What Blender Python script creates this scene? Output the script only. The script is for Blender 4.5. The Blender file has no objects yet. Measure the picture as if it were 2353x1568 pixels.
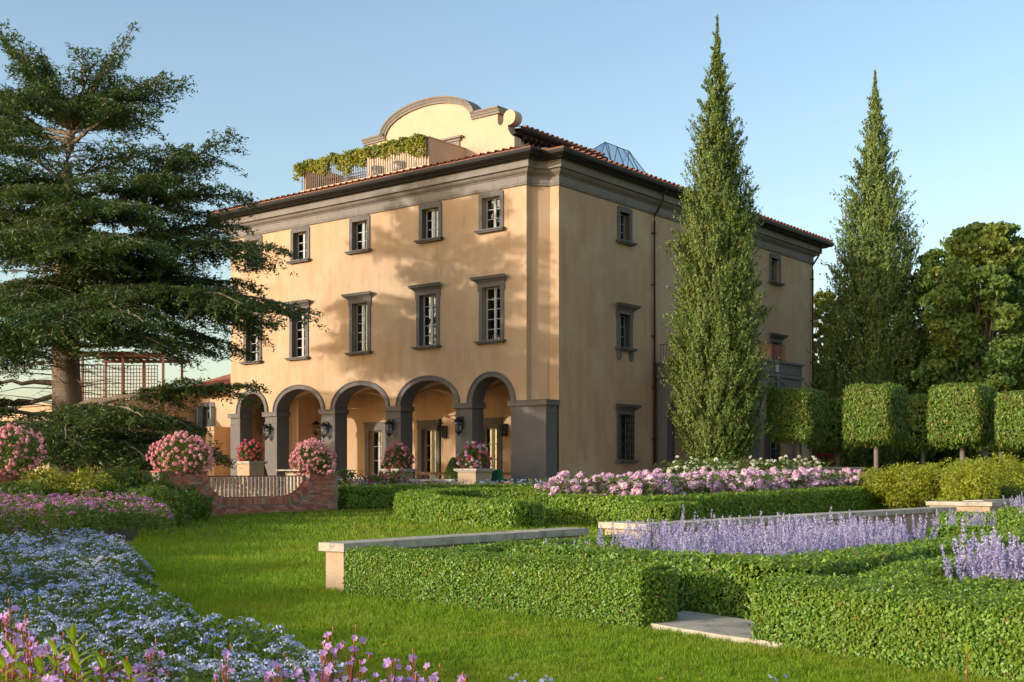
import bpy, math, random
import numpy as np
from mathutils import Vector, Matrix

R = math.radians
random.seed(7)
rng = np.random.default_rng(7)
scene = bpy.context.scene
col = scene.collection

# ---------------------------------------------------------------- camera
F_PX, CX, CY, EYE = 2779.0, 1176.5, 1085.0, 1.6      # focal length, centre and horizon measured on the photograph
cam_d = bpy.data.cameras.new('camera')
cam = bpy.data.objects.new('camera', cam_d)
col.objects.link(cam)
cam.location = (0, 0, EYE)
cam.rotation_euler = (R(90), 0, 0)
cam_d.sensor_width = 36.0
cam_d.lens = 36.0 * F_PX / 2353.0
cam_d.shift_y = (CY - 784.0) / 2353.0
cam_d.clip_end = 3000
cam_d.clip_start = 0.1
scene.camera = cam

# ---------------------------------------------------------------- world and sun
SUN_DIR = Vector((0.877, 0.481, -0.216)).normalized()      # the way the light travels
SUN_ELEV = math.asin(-SUN_DIR.z)
SUN_AZ = math.atan2(-SUN_DIR.x, -SUN_DIR.y)                # compass azimuth of the sun, from +Y towards +X
w = bpy.data.worlds.new('World')
scene.world = w
w.use_nodes = True
nt = w.node_tree
nt.nodes.clear()
sky = nt.nodes.new('ShaderNodeTexSky')
sky.sky_type = 'NISHITA'
sky.sun_disc = False
sky.sun_elevation = SUN_ELEV
sky.sun_rotation = SUN_AZ
sky.altitude = 100
sky.air_density = 1.08
sky.dust_density = 1.7
sky.ozone_density = 1.25
bg = nt.nodes.new('ShaderNodeBackground')
bg.inputs['Strength'].default_value = 0.15
wo = nt.nodes.new('ShaderNodeOutputWorld')
nt.links.new(sky.outputs[0], bg.inputs[0])
nt.links.new(bg.outputs[0], wo.inputs[0])

sun_d = bpy.data.lights.new('sun', 'SUN')
sun_d.energy = 2.0
sun_d.angle = R(0.8)
sun_d.color = (0.93, 0.90, 0.85)
sun = bpy.data.objects.new('sun', sun_d)
col.objects.link(sun)
sun.location = (-40, -22, 20)
sun.rotation_euler = (-SUN_DIR).to_track_quat('Z', 'Y').to_euler()

vs = scene.view_settings
vs.view_transform = 'Standard'
vs.look = 'None'
vs.gamma = 1
vs.use_curve_mapping = False
vs.exposure = 0.94
scene.cycles.max_bounces = 6
scene.cycles.diffuse_bounces = 3
scene.cycles.transparent_max_bounces = 16


# ---------------------------------------------------------------- where a pixel of the photograph lies
def at(px, py, Y):
    return Vector(((px - CX) / F_PX * Y, Y, EYE + (CY - py) / F_PX * Y))


def gr(px, py, z=0.0):
    Y = (EYE - z) * F_PX / (py - CY)
    return ((px - CX) / F_PX * Y, Y)


def gz(y):
    """the lawn rises gently towards the villa"""
    return 0.014 * max(0.0, y - 30.0)


# ---------------------------------------------------------------- materials
MAT = {}


def node(nt, t, **kw):
    n = nt.nodes.new(t)
    for k, v in kw.items():
        if k in ('ins',):
            for a, b in v.items():
                n.inputs[a].default_value = b
        else:
            setattr(n, k, v)
    return n


def lerpc(c, k):
    return tuple(min(1, x * k) for x in c)


def mat(name, c1, c2=None, scale=3.0, rough=0.8, bump=0.0, bscale=40.0, metal=0.0, detail=6.0, c3=None, s3=0.6, spec=0.3, island=0.0, streak=None):
    m = bpy.data.materials.new(name)
    m.use_nodes = True
    nt = m.node_tree
    b = nt.nodes['Principled BSDF']
    b.inputs['Roughness'].default_value = rough
    b.inputs['Metallic'].default_value = metal
    b.inputs['Specular IOR Level'].default_value = spec
    L = nt.links.new
    tc = node(nt, 'ShaderNodeTexCoord')
    out = None
    if c2 is None:
        c2 = lerpc(c1, 0.82)
    mp = node(nt, 'ShaderNodeMapping')
    L(tc.outputs['Object'], mp.inputs[0])
    if streak:
        mp.inputs['Scale'].default_value = streak
    n1 = node(nt, 'ShaderNodeTexNoise', ins={'Scale': scale, 'Detail': detail, 'Roughness': 0.62})
    L(mp.outputs[0], n1.inputs['Vector'])
    r1 = node(nt, 'ShaderNodeMapRange', ins={'From Min': 0.3, 'From Max': 0.7})
    L(n1.outputs[0], r1.inputs[0])
    mx = node(nt, 'ShaderNodeMix', data_type='RGBA')
    mx.inputs[6].default_value = (*c1, 1)
    mx.inputs[7].default_value = (*c2, 1)
    L(r1.outputs[0], mx.inputs[0])
    out = mx.outputs[2]
    if c3 is not None:
        n3 = node(nt, 'ShaderNodeTexNoise', ins={'Scale': s3, 'Detail': 4.0, 'Roughness': 0.6})
        L(tc.outputs['Object'], n3.inputs['Vector'])
        r3 = node(nt, 'ShaderNodeMapRange', ins={'From Min': 0.5, 'From Max': 0.75})
        L(n3.outputs[0], r3.inputs[0])
        m3 = node(nt, 'ShaderNodeMix', data_type='RGBA')
        m3.inputs[7].default_value = (*c3, 1)
        L(out, m3.inputs[6])
        L(r3.outputs[0], m3.inputs[0])
        out = m3.outputs[2]
    if island:
        g = node(nt, 'ShaderNodeNewGeometry')
        oi = node(nt, 'ShaderNodeObjectInfo')
        ad = node(nt, 'ShaderNodeMath', operation='ADD')
        L(g.outputs['Random Per Island'], ad.inputs[0])
        L(oi.outputs['Random'], ad.inputs[1])
        fr = node(nt, 'ShaderNodeMath', operation='FRACT')
        L(ad.outputs[0], fr.inputs[0])
        rr = node(nt, 'ShaderNodeMapRange', ins={'To Min': 1 - island, 'To Max': 1 + island})
        L(fr.outputs[0], rr.inputs[0])
        hs = node(nt, 'ShaderNodeHueSaturation')
        L(rr.outputs[0], hs.inputs['Value'])
        L(out, hs.inputs['Color'])
        out = hs.outputs[0]
    L(out, b.inputs['Base Color'])
    if bump:
        n2 = node(nt, 'ShaderNodeTexNoise', ins={'Scale': bscale, 'Detail': 5.0})
        L(tc.outputs['Object'], n2.inputs['Vector'])
        bp = node(nt, 'ShaderNodeBump', ins={'Strength': bump, 'Distance': 0.02})
        L(n2.outputs[0], bp.inputs['Height'])
        L(bp.outputs[0], b.inputs['Normal'])
    MAT[name] = m
    return m


def leafmat(name, c1, c2, c3=None, trans=0.35, rough=0.5, clump=1.2, spec=0.35, dead=0.0):
    """foliage: two leaf colours by leaf, a third by patch, some light let through"""
    m = bpy.data.materials.new(name)
    m.use_nodes = True
    nt = m.node_tree
    L = nt.links.new
    b = nt.nodes['Principled BSDF']
    b.inputs['Roughness'].default_value = rough
    b.inputs['Specular IOR Level'].default_value = spec
    g = node(nt, 'ShaderNodeNewGeometry')
    mx = node(nt, 'ShaderNodeMix', data_type='RGBA')
    mx.inputs[6].default_value = (*c1, 1)
    mx.inputs[7].default_value = (*c2, 1)
    L(g.outputs['Random Per Island'], mx.inputs[0])
    out = mx.outputs[2]
    if c3 is not None:
        tc = node(nt, 'ShaderNodeTexCoord')
        n3 = node(nt, 'ShaderNodeTexNoise', ins={'Scale': clump, 'Detail': 3.0})
        L(tc.outputs['Object'], n3.inputs['Vector'])
        r3 = node(nt, 'ShaderNodeMapRange', ins={'From Min': 0.45, 'From Max': 0.65})
        L(n3.outputs[0], r3.inputs[0])
        m3 = node(nt, 'ShaderNodeMix', data_type='RGBA')
        m3.inputs[7].default_value = (*c3, 1)
        L(out, m3.inputs[6])
        L(r3.outputs[0], m3.inputs[0])
        out = m3.outputs[2]
    if dead:
        sc_ = node(nt, 'ShaderNodeMath', operation='MULTIPLY', ins={1: 37.0})
        L(g.outputs['Random Per Island'], sc_.inputs[0])
        fr = node(nt, 'ShaderNodeMath', operation='FRACT')
        L(sc_.outputs[0], fr.inputs[0])
        gt = node(nt, 'ShaderNodeMath', operation='GREATER_THAN', ins={1: 1.0 - dead})
        L(fr.outputs[0], gt.inputs[0])
        md = node(nt, 'ShaderNodeMix', data_type='RGBA')
        md.inputs[7].default_value = (0.28, 0.15, 0.05, 1)
        L(out, md.inputs[6])
        L(gt.outputs[0], md.inputs[0])
        out = md.outputs[2]
    L(out, b.inputs['Base Color'])
    tr = node(nt, 'ShaderNodeBsdfTranslucent')
    hs = node(nt, 'ShaderNodeHueSaturation', ins={'Value': 1.5, 'Saturation': 1.15})
    L(out, hs.inputs['Color'])
    L(hs.outputs[0], tr.inputs[0])
    ms = node(nt, 'ShaderNodeMixShader', ins={0: trans})
    L(b.outputs[0], ms.inputs[1])
    L(tr.outputs[0], ms.inputs[2])
    L(ms.outputs[0], nt.nodes['Material Output'].inputs[0])
    MAT[name] = m
    return m


mat('stucco', (0.60, 0.40, 0.245), (0.51, 0.325, 0.185), scale=1.3, rough=0.92, bump=0.12, bscale=25, c3=(0.64, 0.45, 0.28), s3=0.45, spec=0.1, streak=(1, 1, 0.35))
mat('stucco_attic', (0.64, 0.465, 0.31), (0.57, 0.40, 0.26), scale=1.2, rough=0.92, bump=0.1, bscale=25, spec=0.1)
mat('serena', (0.20, 0.172, 0.152), (0.135, 0.118, 0.108), scale=14, rough=0.85, bump=0.35, bscale=60, c3=(0.20, 0.168, 0.145), s3=0.8, spec=0.2)
mat('cornice_stone', (0.28, 0.24, 0.205), (0.23, 0.195, 0.17), scale=1.6, rough=0.9, bump=0.2, bscale=50, spec=0.15)
mat('limestone', (0.60, 0.50, 0.37), (0.46, 0.385, 0.29), scale=5, rough=0.9, bump=0.4, bscale=30, c3=(0.24, 0.215, 0.17), s3=3.4, spec=0.15)
mat('sandstone', (0.56, 0.40, 0.25), (0.48, 0.33, 0.21), scale=2, rough=0.92, bump=0.2, bscale=30, c3=(0.42, 0.30, 0.2), s3=1.5, spec=0.1)
mat('terracotta', (0.42, 0.155, 0.085), (0.32, 0.12, 0.07), scale=6, rough=0.85, bump=0.2, island=0.22)
mat('gutter', (0.016, 0.011, 0.009), (0.010, 0.008, 0.007), scale=4, rough=0.5, spec=0.35)
mat('wood_eave', (0.035, 0.02, 0.015), (0.025, 0.015, 0.011), scale=6, rough=0.7)
mat('rail_paint', (0.24, 0.17, 0.12), rough=0.6)
mat('iron', (0.025, 0.022, 0.022), rough=0.45, metal=0.5)
mat('rust', (0.22, 0.085, 0.045), (0.15, 0.06, 0.035), scale=8, rough=0.8)
mat('sash', (0.52, 0.50, 0.45), (0.46, 0.44, 0.40), rough=0.6)
mat('sash_grey', (0.30, 0.33, 0.33), (0.26, 0.29, 0.29), rough=0.6)
mat('curtain', (0.62, 0.62, 0.62), (0.5, 0.5, 0.5), scale=14, rough=0.9)
mat('interior', (0.05, 0.035, 0.028), rough=0.9)
mat('mortar', (0.34, 0.27, 0.21), (0.28, 0.22, 0.17), scale=10, rough=0.95, bump=0.3)
mat('brick', (0.60, 0.21, 0.125), (0.44, 0.14, 0.085), scale=12, rough=0.88, bump=0.4, bscale=50, island=0.32)
mat('brick_pale', (0.60, 0.33, 0.22), (0.52, 0.25, 0.16), scale=12, rough=0.88, bump=0.4, bscale=50, island=0.15)
mat('picket_wood', (0.56, 0.39, 0.29), (0.46, 0.31, 0.23), scale=6, rough=0.8, island=0.14, streak=(3, 3, 0.5))
mat('teak', (0.42, 0.22, 0.09), (0.32, 0.16, 0.07), scale=8, rough=0.6)
mat('green_cushion', (0.015, 0.14, 0.07), (0.012, 0.11, 0.055), rough=0.8)
mat('white_paint', (0.75, 0.74, 0.72), rough=0.5)
mat('bark', (0.34, 0.25, 0.175), (0.17, 0.12, 0.085), scale=5, rough=0.95, bump=0.9, bscale=14, streak=(1, 1, 0.25))
mat('bark_grey', (0.24, 0.20, 0.16), (0.15, 0.12, 0.10), scale=5, rough=0.95, bump=0.6, bscale=20)
mat('stem', (0.16, 0.17, 0.06), (0.12, 0.13, 0.05), rough=0.7)
mat('stem_red', (0.32, 0.07, 0.05), (0.24, 0.08, 0.04), rough=0.6)
mat('soil', (0.11, 0.075, 0.05), (0.07, 0.05, 0.035), scale=9, rough=0.95, bump=0.8, bscale=30)
mat('gravel', (0.34, 0.25, 0.18), (0.24, 0.17, 0.12), scale=18, rough=0.95, bump=0.8, bscale=60)
mat('turf', (0.06, 0.095, 0.012), (0.04, 0.07, 0.008), scale=7, rough=0.95, bump=0.7, bscale=90, c3=(0.075, 0.095, 0.018), s3=0.5)
mat('paving', (0.44, 0.36, 0.27), (0.36, 0.29, 0.22), scale=2, rough=0.9)
mat('copper', (0.10, 0.05, 0.03), rough=0.4, metal=0.5)


def add_streaks(name, k=0.80, scale=2.6):
    """rain streaks running down old plaster"""
    nt = MAT[name].node_tree
    b = nt.nodes['Principled BSDF']
    src = b.inputs['Base Color'].links[0].from_socket
    tc = node(nt, 'ShaderNodeTexCoord')
    mp = node(nt, 'ShaderNodeMapping')
    mp.inputs['Scale'].default_value = (scale, scale, 0.13)
    n = node(nt, 'ShaderNodeTexNoise', ins={'Scale': 1.0, 'Detail': 7.0, 'Roughness': 0.7})
    n2 = node(nt, 'ShaderNodeTexNoise', ins={'Scale': 0.55, 'Detail': 3.0})
    r = node(nt, 'ShaderNodeMapRange', ins={'From Min': 0.50, 'From Max': 0.72})
    r2 = node(nt, 'ShaderNodeMapRange', ins={'From Min': 0.42, 'From Max': 0.62})
    mu = node(nt, 'ShaderNodeMath', operation='MULTIPLY')
    mx = node(nt, 'ShaderNodeMix', data_type='RGBA', blend_type='MULTIPLY')
    mx.inputs[7].default_value = (k, k * 0.96, k * 0.90, 1)
    L = nt.links.new
    L(tc.outputs['Object'], mp.inputs[0])
    L(mp.outputs[0], n.inputs['Vector'])
    L(tc.outputs['Object'], n2.inputs['Vector'])
    L(n.outputs[0], r.inputs[0])
    L(n2.outputs[0], r2.inputs[0])
    L(r.outputs[0], mu.inputs[0])
    L(r2.outputs[0], mu.inputs[1])
    L(mu.outputs[0], mx.inputs[0])
    L(src, mx.inputs[6])
    L(mx.outputs[2], b.inputs['Base Color'])


add_streaks('stucco')
add_streaks('cornice_stone', 0.7, 3.5)
add_streaks('serena', 0.72, 4.0)
add_streaks('sandstone', 0.75, 5.0)

leafmat('cedar_leaf', (0.032, 0.066, 0.02), (0.14, 0.185, 0.035), (0.06, 0.105, 0.03), trans=0.22, clump=0.5)
leafmat('cypress_leaf', (0.05, 0.095, 0.018), (0.24, 0.29, 0.055), (0.17, 0.20, 0.04), trans=0.2, clump=0.7)
leafmat('cypress_leaf_b', (0.08, 0.13, 0.03), (0.27, 0.32, 0.07), (0.15, 0.19, 0.045), trans=0.2, clump=0.6)
leafmat('box_leaf', (0.07, 0.15, 0.014), (0.30, 0.43, 0.06), (0.20, 0.28, 0.03), trans=0.24, rough=0.4, clump=2.2, dead=.02)
leafmat('box_leaf_far', (0.10, 0.19, 0.018), (0.31, 0.43, 0.055), (0.25, 0.33, 0.035), trans=0.26, rough=0.4, dead=.02, clump=1.0)
leafmat('hornbeam_leaf', (0.07, 0.14, 0.018), (0.24, 0.33, 0.05), (0.17, 0.22, 0.035), trans=0.24, rough=0.4, dead=.05, clump=0.8)
leafmat('gold_leaf', (0.24, 0.28, 0.022), (0.42, 0.40, 0.04), (0.22, 0.26, 0.03), trans=0.38, clump=1.0)
leafmat('shrub_leaf', (0.06, 0.11, 0.018), (0.15, 0.20, 0.03), (0.17, 0.21, 0.03), trans=0.3, clump=0.7)
leafmat('bed_leaf', (0.055, 0.10, 0.018), (0.13, 0.18, 0.03), (0.06, 0.10, 0.02), trans=0.3, clump=2.0)
leafmat('big_leaf', (0.08, 0.15, 0.035), (0.18, 0.26, 0.055), (0.24, 0.27, 0.05), trans=0.3, clump=0.4)
leafmat('forest_leaf', (0.065, 0.12, 0.022), (0.20, 0.27, 0.04), (0.11, 0.17, 0.03), trans=0.3, clump=0.3)
leafmat('vine_leaf', (0.20, 0.22, 0.022), (0.38, 0.34, 0.04), (0.15, 0.19, 0.03), trans=0.35, clump=1.0)
leafmat('grass_blade', (0.12, 0.22, 0.012), (0.34, 0.43, 0.035), (0.30, 0.34, 0.035), trans=0.36, clump=0.4, spec=0.2)
leafmat('lush_leaf', (0.42, 0.45, 0.03), (0.24, 0.34, 0.02), (0.50, 0.48, 0.04), trans=0.4, clump=6.0)
leafmat('petal_pink', (0.74, 0.27, 0.30), (0.84, 0.52, 0.50), (0.76, 0.36, 0.42), trans=0.3, clump=3.0, spec=0.1)
leafmat('petal_rose', (0.62, 0.10, 0.16), (0.72, 0.22, 0.27), (0.66, 0.16, 0.25), trans=0.3, clump=3.0, spec=0.1)
leafmat('petal_peony', (0.60, 0.28, 0.40), (0.86, 0.68, 0.70), (0.66, 0.42, 0.60), trans=0.3, clump=2.0, spec=0.1)
leafmat('petal_white', (0.72, 0.68, 0.50), (0.80, 0.76, 0.62), trans=0.3, spec=0.1)
leafmat('petal_lavender', (0.36, 0.31, 0.47), (0.60, 0.53, 0.65), (0.26, 0.22, 0.41), trans=0.25, clump=1.5, spec=0.1)
leafmat('petal_blue', (0.20, 0.29, 0.60), (0.50, 0.54, 0.72), (0.58, 0.57, 0.68), trans=0.25, clump=0.8, spec=0.1)
leafmat('petal_mauve', (0.58, 0.15, 0.30), (0.68, 0.32, 0.48), (0.50, 0.20, 0.44), trans=0.25, clump=1.0, spec=0.1)
leafmat('petal_orchid', (0.50, 0.26, 0.60), (0.66, 0.42, 0.70), (0.66, 0.32, 0.56), trans=0.3, clump=5.0, spec=0.1)


def glass(name, tint=(0.6, 0.7, 0.72), gl=0.22, sheer=0.9):
    m = bpy.data.materials.new(name)
    m.use_nodes = True
    nt = m.node_tree
    nt.nodes.remove(nt.nodes['Principled BSDF'])
    L = nt.links.new
    tr = node(nt, 'ShaderNodeBsdfTransparent')
    tr.inputs[0].default_value = (*[t * sheer for t in tint], 1)
    g = node(nt, 'ShaderNodeBsdfGlossy')
    g.inputs['Roughness'].default_value = 0.02
    lw = node(nt, 'ShaderNodeLayerWeight', ins={'Blend': gl})
    ms = node(nt, 'ShaderNodeMixShader')
    L(lw.outputs['Facing'], ms.inputs[0])
    L(tr.outputs[0], ms.inputs[1])
    L(g.outputs[0], ms.inputs[2])
    L(ms.outputs[0], nt.nodes['Material Output'].inputs[0])
    MAT[name] = m


glass('pane_glass')
glass('skylight_glass', (0.75, 0.85, 0.88), 0.3, 1.0)
glass('lantern_glass', (0.8, 0.85, 0.85), 0.2, 1.0)


# ---------------------------------------------------------------- mesh helpers
class MB:
    """collects shapes into ONE mesh"""

    def __init__(s):
        s.v = []
        s.f = []
        s.m = []
        s.sm = []

    def add(s, vs, fs, mi=0, smooth=False):
        k = len(s.v)
        s.v += [tuple(p) for p in vs]
        for f in fs:
            s.f.append(tuple(k + i for i in f))
            s.m.append(mi)
            s.sm.append(smooth)
        return s

    def quad(s, a, b, c, d, mi=0):
        return s.add([a, b, c, d], [(0, 1, 2, 3)], mi)

    def box(s, x0, x1, y0, y1, z0, z1, mi=0):
        v = [(x0, y0, z0), (x1, y0, z0), (x1, y1, z0), (x0, y1, z0), (x0, y0, z1), (x1, y0, z1), (x1, y1, z1), (x0, y1, z1)]
        return s.add(v, [(0, 3, 2, 1), (4, 5, 6, 7), (0, 1, 5, 4), (1, 2, 6, 5), (2, 3, 7, 6), (3, 0, 4, 7)], mi)

    def obox(s, M, sx, sy, sz, mi=0):
        """box centred in x and y, standing on z=0 of the frame M"""
        v = [M @ Vector(p) for p in ((-sx / 2, -sy / 2, 0), (sx / 2, -sy / 2, 0), (sx / 2, sy / 2, 0), (-sx / 2, sy / 2, 0), (-sx / 2, -sy / 2, sz), (sx / 2, -sy / 2, sz), (sx / 2, sy / 2, sz), (-sx / 2, sy / 2, sz))]
        return s.add(v, [(0, 3, 2, 1), (4, 5, 6, 7), (0, 1, 5, 4), (1, 2, 6, 5), (2, 3, 7, 6), (3, 0, 4, 7)], mi)

    def prism(s, pts, a, b, axis='z', mi=0):
        """pts: 2D outline; extruded from a to b along the axis"""
        def P(p, t):
            if axis == 'z':
                return (p[0], p[1], t)
            if axis == 'y':
                return (p[0], t, p[1])
            return (t, p[0], p[1])
        n = len(pts)
        vs = [P(p, a) for p in pts] + [P(p, b) for p in pts]
        fs = [tuple(range(n))[::-1], tuple(range(n, 2 * n))]
        for i in range(n):
            j = (i + 1) % n
            fs.append((i, j, n + j, n + i))
        return s.add(vs, fs, mi)

    def tube(s, pts, radii, seg=8, mi=0, caps=True):
        pts = [Vector(p) for p in pts]
        if not hasattr(radii, '__len__'):
            radii = [radii] * len(pts)
        vs = []
        n = len(pts)
        for i, p in enumerate(pts):
            d = (pts[min(i + 1, n - 1)] - pts[max(i - 1, 0)])
            if d.length < 1e-9:
                d = Vector((0, 0, 1))
            d.normalize()
            a = d.cross(Vector((0, 0, 1)))
            if a.length < 0.05:
                a = d.cross(Vector((1, 0, 0)))
            a.normalize()
            b = d.cross(a)
            for k in range(seg):
                t = 2 * math.pi * k / seg
                vs.append(p + (a * math.cos(t) + b * math.sin(t)) * radii[i])
        fs = []
        for i in range(n - 1):
            for k in range(seg):
                k2 = (k + 1) % seg
                fs.append((i * seg + k, i * seg + k2, (i + 1) * seg + k2, (i + 1) * seg + k))
        if caps:
            fs.append(tuple(range(seg))[::-1])
            fs.append(tuple(range((n - 1) * seg, n * seg)))
        return s.add(vs, fs, mi, True)

    def lathe(s, prof, c=(0, 0, 0), seg=16, mi=0):
        vs = []
        for r, z in prof:
            for k in range(seg):
                t = 2 * math.pi * k / seg
                vs.append((c[0] + r * math.cos(t), c[1] + r * math.sin(t), c[2] + z))
        fs = []
        for i in range(len(prof) - 1):
            for k in range(seg):
                k2 = (k + 1) % seg
                fs.append((i * seg + k, i * seg + k2, (i + 1) * seg + k2, (i + 1) * seg + k))
        fs.append(tuple(range(seg))[::-1])
        fs.append(tuple(range((len(prof) - 1) * seg, len(prof) * seg)))
        return s.add(vs, fs, mi, True)

    def sweep(s, prof, path, closed=False, mi=0, smooth=False):
        """prof: list of (outward offset, z), closed outline or open strip; path: plan points, outward is to the right of travel"""
        n = len(path)
        dirs = []
        P = [Vector(p) for p in path]
        m = n if closed else n - 1
        nor = []
        for i in range(m):
            d = (P[(i + 1) % n] - P[i]).normalized()
            nor.append(Vector((d.y, -d.x)))
        for i in range(n):
            if closed:
                a, b = nor[i - 1], nor[i]
            else:
                a, b = nor[max(i - 1, 0)], nor[min(i, m - 1)]
            dirs.append((a + b) / (1 + a.dot(b)))
        k = len(prof)
        vs = []
        for i in range(n):
            for e, z in prof:
                q = P[i] + dirs[i] * e
                vs.append((q.x, q.y, z))
        fs = []
        for i in range(m):
            j = (i + 1) % n
            for t in range(k - 1):
                fs.append((i * k + t, j * k + t, j * k + t + 1, i * k + t + 1))
        return s.add(vs, fs, mi, smooth)

    def build(s, name, m, parent=None, loc=None, rz=0.0):
        me = bpy.data.meshes.new(name)
        me.from_pydata(s.v, [], s.f)
        ms = m if isinstance(m, (list, tuple)) else [m]
        for x in ms:
            me.materials.append(MAT[x])
        if len(ms) > 1:
            me.polygons.foreach_set('material_index', s.m)
        me.polygons.foreach_set('use_smooth', s.sm)
        me.update()
        return link(name, me, parent, loc, rz)


def link(name, me, parent=None, loc=None, rz=0.0):
    o = bpy.data.objects.new(name, me)
    col.objects.link(o)
    if parent is not None:
        o.parent = parent
    if loc is not None:
        o.location = loc
    o.rotation_euler = (0, 0, rz)
    return o


def tag(o, label=None, cat=None, group=None, kind=None):
    if label:
        o['label'] = label
    if cat:
        o['category'] = cat
    if group:
        o['group'] = group
    if kind:
        o['kind'] = kind
    return o


def empty(name, loc=(0, 0, 0), rz=0.0):
    o = bpy.data.objects.new(name, None)
    o.empty_display_size = 0.2
    col.objects.link(o)
    o.location = loc
    o.rotation_euler = (0, 0, rz)
    return o


def copy_tree(o, parent=None):
    c = o.copy()
    col.objects.link(c)
    c.parent = parent
    for ch in list(o.children):
        copy_tree(ch, c)
    return c


def mesh_np(name, V, Fq, m, smooth=False, mi=None):
    """V (n,3), Fq (k,3|4): one mesh out of arrays"""
    me = bpy.data.meshes.new(name)
    V = np.asarray(V, dtype=np.float32)
    Fq = np.asarray(Fq, dtype=np.int32)
    k, c = Fq.shape
    me.vertices.add(len(V))
    me.vertices.foreach_set('co', V.ravel())
    me.loops.add(k * c)
    me.loops.foreach_set('vertex_index', Fq.ravel())
    me.polygons.add(k)
    me.polygons.foreach_set('loop_start', np.arange(0, k * c, c, dtype=np.int32))
    if smooth:
        me.polygons.foreach_set('use_smooth', np.ones(k, dtype=bool))
    for x in (m if isinstance(m, (list, tuple)) else [m]):
        me.materials.append(MAT[x])
    if mi is not None:
        me.polygons.foreach_set('material_index', np.asarray(mi, dtype=np.int32))
    me.update(calc_edges=True)
    return me


def unit(a):
    return a / (np.linalg.norm(a, axis=-1, keepdims=True) + 1e-9)


def leaves(P, N, L, W, jit=0.6, tdir=None, fold=0.0, tri=False):
    """a rhombic leaf at each point: P, N (n,3); L, W lengths and widths"""
    n = len(P)
    N = unit(N + rng.normal(0, jit, (n, 3)))
    t = rng.normal(0, 1, (n, 3)) if tdir is None else tdir + rng.normal(0, 0.35, (n, 3))
    t = unit(t - N * np.sum(t * N, axis=1, keepdims=True))
    b = np.cross(N, t)
    L = np.broadcast_to(np.asarray(L), (n,))[:, None]
    W = np.broadcast_to(np.asarray(W), (n,))[:, None]
    if tri:
        V = np.empty((n, 3, 3))
        V[:, 0] = P - t * L * 0.4 + b * W * 0.5
        V[:, 1] = P + t * L * 0.6
        V[:, 2] = P - t * L * 0.4 - b * W * 0.5
        return V.reshape(-1, 3), np.arange(n * 3).reshape(n, 3)
    V = np.empty((n, 4, 3))
    V[:, 0] = P - t * L * 0.5
    V[:, 1] = P - t * L * 0.08 + b * W * 0.5 + N * (fold * W)
    V[:, 2] = P + t * L * 0.5
    V[:, 3] = P - t * L * 0.08 - b * W * 0.5 + N * (fold * W)
    F = np.arange(n * 4).reshape(n, 4)
    return V.reshape(-1, 3), F


def merge(parts):
    Vs, Fs, k = [], [], 0
    for V, F in parts:
        Vs.append(V)
        Fs.append(F + k)
        k += len(V)
    return np.concatenate(Vs), np.concatenate(Fs)


def hash_noise(x, y, s=1.0, seed=0):
    """cheap smooth 2D noise out of sines"""
    x = np.asarray(x) * s + seed * 13.7
    y = np.asarray(y) * s - seed * 7.1
    return (np.sin(x * 1.7 + 1.3 * np.sin(y * 1.1)) + np.sin(y * 2.3 + 1.7 * np.sin(x * 0.9 + 2)) + 0.6 * np.sin((x + y) * 3.1 + 1) + 0.5 * np.sin((x - y) * 4.3)) / 3.1

# ================================================================ the ground
def plane_grid(name, x0, x1, y0, y1, nx, ny, zf, m, kind='structure'):
    xs = np.linspace(x0, x1, nx)
    ys = np.linspace(y0, y1, ny)
    X, Y = np.meshgrid(xs, ys)
    Z = zf(X, Y)
    V = np.stack([X.ravel(), Y.ravel(), Z.ravel()], 1)
    i = np.arange(nx * ny).reshape(ny, nx)
    F = np.stack([i[:-1, :-1].ravel(), i[:-1, 1:].ravel(), i[1:, 1:].ravel(), i[1:, :-1].ravel()], 1)
    o = link(name, mesh_np(name, V, F, m, True))
    o['kind'] = kind
    return o


plane_grid('ground', -900, 900, -60, 1500, 60, 60, lambda X, Y: np.where(Y > 90, 0.4, -0.15) + 0 * X, 'turf')
plane_grid('lawn', -30, 45, -5, 60, 100, 100, lambda X, Y: 0.014 * np.maximum(0, Y - 30) - 0.004, 'turf')

# ================================================================ the villa (its frame: x along the long front, y into the house)
VO = Vector(((1258 - CX) / F_PX * 52.0, 52.0, 0.0))
VRZ = R(-38.5)
villa = empty('villa', VO, VRZ)
tag(villa, 'large three storey ochre stucco villa with grey stone arcade and tiled roof', 'villa')
UX = Vector((math.cos(VRZ), math.sin(VRZ), 0))
UY = Vector((-math.sin(VRZ), math.cos(VRZ), 0))
VM = Matrix.Translation(VO) @ Matrix.Rotation(VRZ, 4, 'Z')


def V2W(x, y, z=0):
    return VM @ Vector((x, y, z))


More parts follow.
